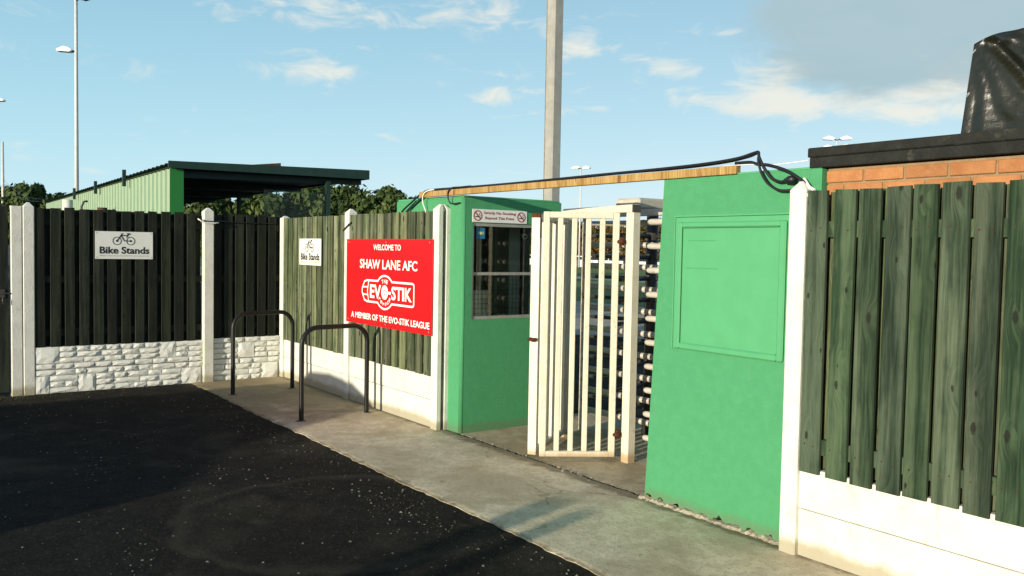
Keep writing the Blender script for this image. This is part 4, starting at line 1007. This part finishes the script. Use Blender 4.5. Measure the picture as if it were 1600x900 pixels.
tag(T([(-3.4, -1.50, 0), (-3.4, -1.50, 2.245)], .07, 12).build('timber_post', BROWN, loc=(-3.4, -1.5, 0)), 'round brown timber post just showing over the dark back fence', 'post')
# overhead wires at the far left
for i, (za, zb) in enumerate(((4.9, 3.10), (4.55, 3.05))):
    pts = [(-41.2 + 19.7 * t, .91 - .66 * t, za + (zb - za) * t - .3 * math.sin(math.pi * t)) for t in [k / 8 for k in range(9)]]
    tag(T(pts, .006, 5).build('overhead_wire', CABLE, loc=pts[0]), ('upper' if i == 0 else 'lower') + ' thin overhead wire sagging from the left edge pole', 'wire', 'overhead wires')

# ================================================================== PITCH SIDE
def rail_fence(label, y, x0, x1, h, rails, step, m, tk):
    t = root('pitch_rail', ((x0 + x1) / 2, y, 0), label, 'railing', 'white pitch railings')
    pm_ = None; x = x0
    for z in rails: B((x0, y - .02, z - tk), (x1, y + .02, z + tk)).build('rail', m, t)
    while x <= x1:
        if pm_ is None: pm_ = B((x0 - .03, y + .021, -.04), (x0 + .03, y + .07, h)).build('post', m, t)
        else: inst(pm_, 'post', t, (x - x0, 0, 0))
        x += step
rail_fence('white railing along the near touchline of the pitch', 15.5, -40, 8, .80, [.78], 2.4, BRIGHTW, .035)
rail_fence('white railing along the far touchline of the pitch', 57.5, -90, 0, 1.15, [1.1], 3.0, BRIGHTW, .05)
for i in range(12):
    x = -92 + i * 7.4
    ab_ = root('advertising_board', (x, 58.2, 0), 'plain white board along the far touchline, %s in its row' % ('first','second','third','fourth','fifth','sixth','seventh','eighth','ninth','tenth','eleventh','last')[i], 'board', 'white boards along the far touchline')
    B((x, 58.1, -.05), (x + 7.0, 58.2, .72), .01).build('panel', BRIGHTW, ab_); B((x + .3, 58.2, -.05), (x + .4, 58.5, .6)).build('prop', BROWN, ab_)

# ================================================================== TREES
TR = random.Random(17)
def crown_mesh(name, w, d, h, k, leaf, m, R):
    v, f = [], []
    cl = []
    for i in range(46):
        while True:
            p = Vector((R.uniform(-1, 1), R.uniform(-1, 1), R.uniform(-1, 1)))
            if .25 < p.length < 1: break
        cl.append((Vector((p.x * w * .42, p.y * d * .42, p.z * h * .42)), R.uniform(.11, .25) * min(w, h)))
    for i in range(k):
        c, r = R.choice(cl)
        q = Vector((R.gauss(0, 1), R.gauss(0, 1), R.gauss(0, 1))).normalized() * r * (R.uniform(.5, 1.05) if R.random() < .96 else R.uniform(1.05, 1.35)); q.z *= .85
        p = c + q; nrm = (q.normalized() + Vector((R.gauss(0, .5), R.gauss(0, .5), R.gauss(0, .5)))).normalized()
        t = nrm.orthogonal().normalized(); b = nrm.cross(t); s = leaf * R.uniform(.6, 1.5); a = R.uniform(0, 6.28)
        t, b = t * math.cos(a) + b * math.sin(a), b * math.cos(a) - t * math.sin(a)
        o = len(v); v += [(p - t * s * .9)[:], (p - b * s * .55)[:], (p + t * s)[:], (p + b * s * .55)[:]]; f.append((o, o + 1, o + 2, o + 3))
    me = bpy.data.meshes.new(name); me.from_pydata(v, [], f); me.materials.append(m); return me
kinds = {}
def tree(label, x, y, top, w, kind, group, leaf=.046, n_=11000, m=LEAF):
    t = root('tree', (x, y, 0), label, 'tree', group)
    key = kind
    if key not in kinds: kinds[key] = [crown_mesh('crown', 1.0, 1.0, 1.0, n_, leaf, m, TR) for _ in range(3)]
    h = top * .80
    c = bpy.data.objects.new('crown', TR.choice(kinds[key])); COL.objects.link(c); c.parent = t; c.location = (0, 0, top - h * .5); c.scale = (w, w, h); c.rotation_euler = (0, 0, TR.uniform(0, 6.28))
    tk = MB(); tk.tube([(x, y, -.1), (x + .05, y, top * .3), (x, y + .05, top * .65)], [.14, .10, .05], 8)
    for i in range(4):
        a = i * 1.6 + TR.uniform(0, 1); tk.tube([(x + .03, y, top * (.28 + .08 * i)), (x + math.cos(a) * w * .3, y + math.sin(a) * w * .3, top * (.5 + .1 * i))], [.06, .02], 6)
    tk.build('trunk', BARK, t)
G1 = 'bushy trees behind the stand'
tree('rounded green tree farthest left under the stand roof', -31.5, 8.8, 4.05, 3.4, 'a', G1)
tree('green tree left of centre under the stand roof', -30.4, 10.9, 4.45, 3.4, 'a', G1)
tree('tall green tree seen through the clear end screen', -30.9, 13.2, 4.95, 3.6, 'a', G1)
tree('green tree in front of the pole at the stand end', -32.0, 15.2, 4.75, 3.6, 'a', G1)
tree('sunlit bushy tree immediately right of the stand post', -26.4, 13.0, 4.65, 2.9, 'a', G1)
tree('broad bushy tree between stand and green booth', -25.3, 14.3, 4.45, 3.1, 'a', G1)
tree('low bushy tree touching the left of the green booth', -24.8, 15.6, 4.0, 2.6, 'a', G1)
tree('low green tree beneath the far end of the stand roof', -33.0, 7.2, 3.7, 3.2, 'a', G1)
G2 = 'trees beyond the left end of the back fence'
tree('dark tree at the extreme left above the gate', -45.0, 1.0, 4.75, 3.0, 'a', G2)
tree('dark tree between left post and stand roof', -41.5, 2.2, 4.75, 3.2, 'a', G2)
tree('small dark tree right above the left double post', -40.8, 3.6, 4.3, 2.6, 'a', G2)
tree('low dark tree partly behind the stand end', -39.8, 4.9, 4.0, 2.6, 'a', G2)
G3 = 'autumn hedge trees beyond the pitch'
for i, (lb) in enumerate(('far left', 'second from left', 'third from left', 'middle', 'fourth from right', 'third from right', 'second from right', 'far right')):
    s = i / 7; tree('autumn coloured hedge tree across the pitch, %s of its row' % lb, -66 + 14.5 * s * 1.25, 60.5 + 0 * s + (i % 2) * 1.2, 5.0 + TR.uniform(-.3, .5), 4.4, 'h', G3, .036, 6000, LEAF2)
for i in range(14):
    if i < 6: tree('autumn coloured hedge tree left of the gateway, %s in its row' % ('first','second','third','fourth','fifth','sixth')[i], -92 + i * 4.4, 62.5 + (i % 2), 5.0, 4.6, 'h', G3, .036, 6000, LEAF2)
    elif i > 9: tree('hedge tree beyond the pitch behind the brick building, %s in its row' % ('first','second','third','fourth')[i - 10], -47 + (i - 10) * 5, 62, 4.8, 4.8, 'h', G3, .036, 6000, LEAF2)

# ================================================================== CAR PARK BEHIND THE PHOTOGRAPHER (casts the shade on path and fence foot)
car = root('parked_car', (4.3, -8.6, 0), 'silver parked hatchback in the car park behind the photographer', 'car')
def car_body(prof, y0, y1, m, name, inset=0.0):
    k = len(prof); v = [(4.3 + x, y0 + (inset if z > .95 else 0), z) for x, z in prof] + [(4.3 + x, y1 - (inset if z > .95 else 0), z) for x, z in prof]
    return MB().add(v, [tuple(range(k)), tuple(range(2 * k - 1, k - 1, -1))] + [((i + 1) % k, i, i + k, (i + 1) % k + k) for i in range(k)]).build(name, m, car)
body = car_body([(-2.0, .28), (2.0, .28), (2.05, .60), (1.95, .86), (1.15, .98), (.55, 1.36), (.1, 1.50), (-.5, 1.53), (-1.1, 1.48), (-1.75, 1.05), (-2.03, .95), (-2.06, .5)], -9.45, -7.75, CARP, 'body', .13)
for x in (-1.25, 1.28):
    for yy in (-9.40, -7.92):
        w = T([(4.3 + x, yy, .31), (4.3 + x, yy + .19, .31)], .31, 24).build('wheel', RUBBER, car)
        T([(4.3 + x, yy - .004, .31), (4.3 + x, yy + .194, .31)], .19, 16).build('rim', GALV, w)
for s in (-7.79, -9.42):
    MB().add([(4.3 + x, s + (.01 if s > -8 else .0) + (-.128 + .13 * (1.45 - z) / .4 if s > -8 else .128 - .13 * (1.45 - z) / .4), z) for x, z in ((-1.4, 1.05), (1.0, 1.05), (.5, 1.34), (-1.0, 1.42))], [(0, 1, 2, 3)]).build('side_window', INKB, car)
for x, w, lb in ((8.80, .20, 'wide square timber post added to cast a shadow stripe, behind the photographer'), (9.13, .12, 'slim square timber post added to cast a shadow stripe, behind the photographer')):  # unseen posts, added and sized to cast two shadow stripes on the path
    t = root('shadow_post', (x + w / 2, -9.0, 0), lb, 'shadow_post', 'unseen timber posts added for their shadow stripes')
    B((x, -9.05, -.1), (x + w, -8.95, 1.38), .01).build('shaft', BROWN, t); B((x - .01, -9.06, 1.3805), (x + w + .01, -8.94, 1.41), .008).build('cap', BROWN, t)
print('objects', len(bpy.data.objects))
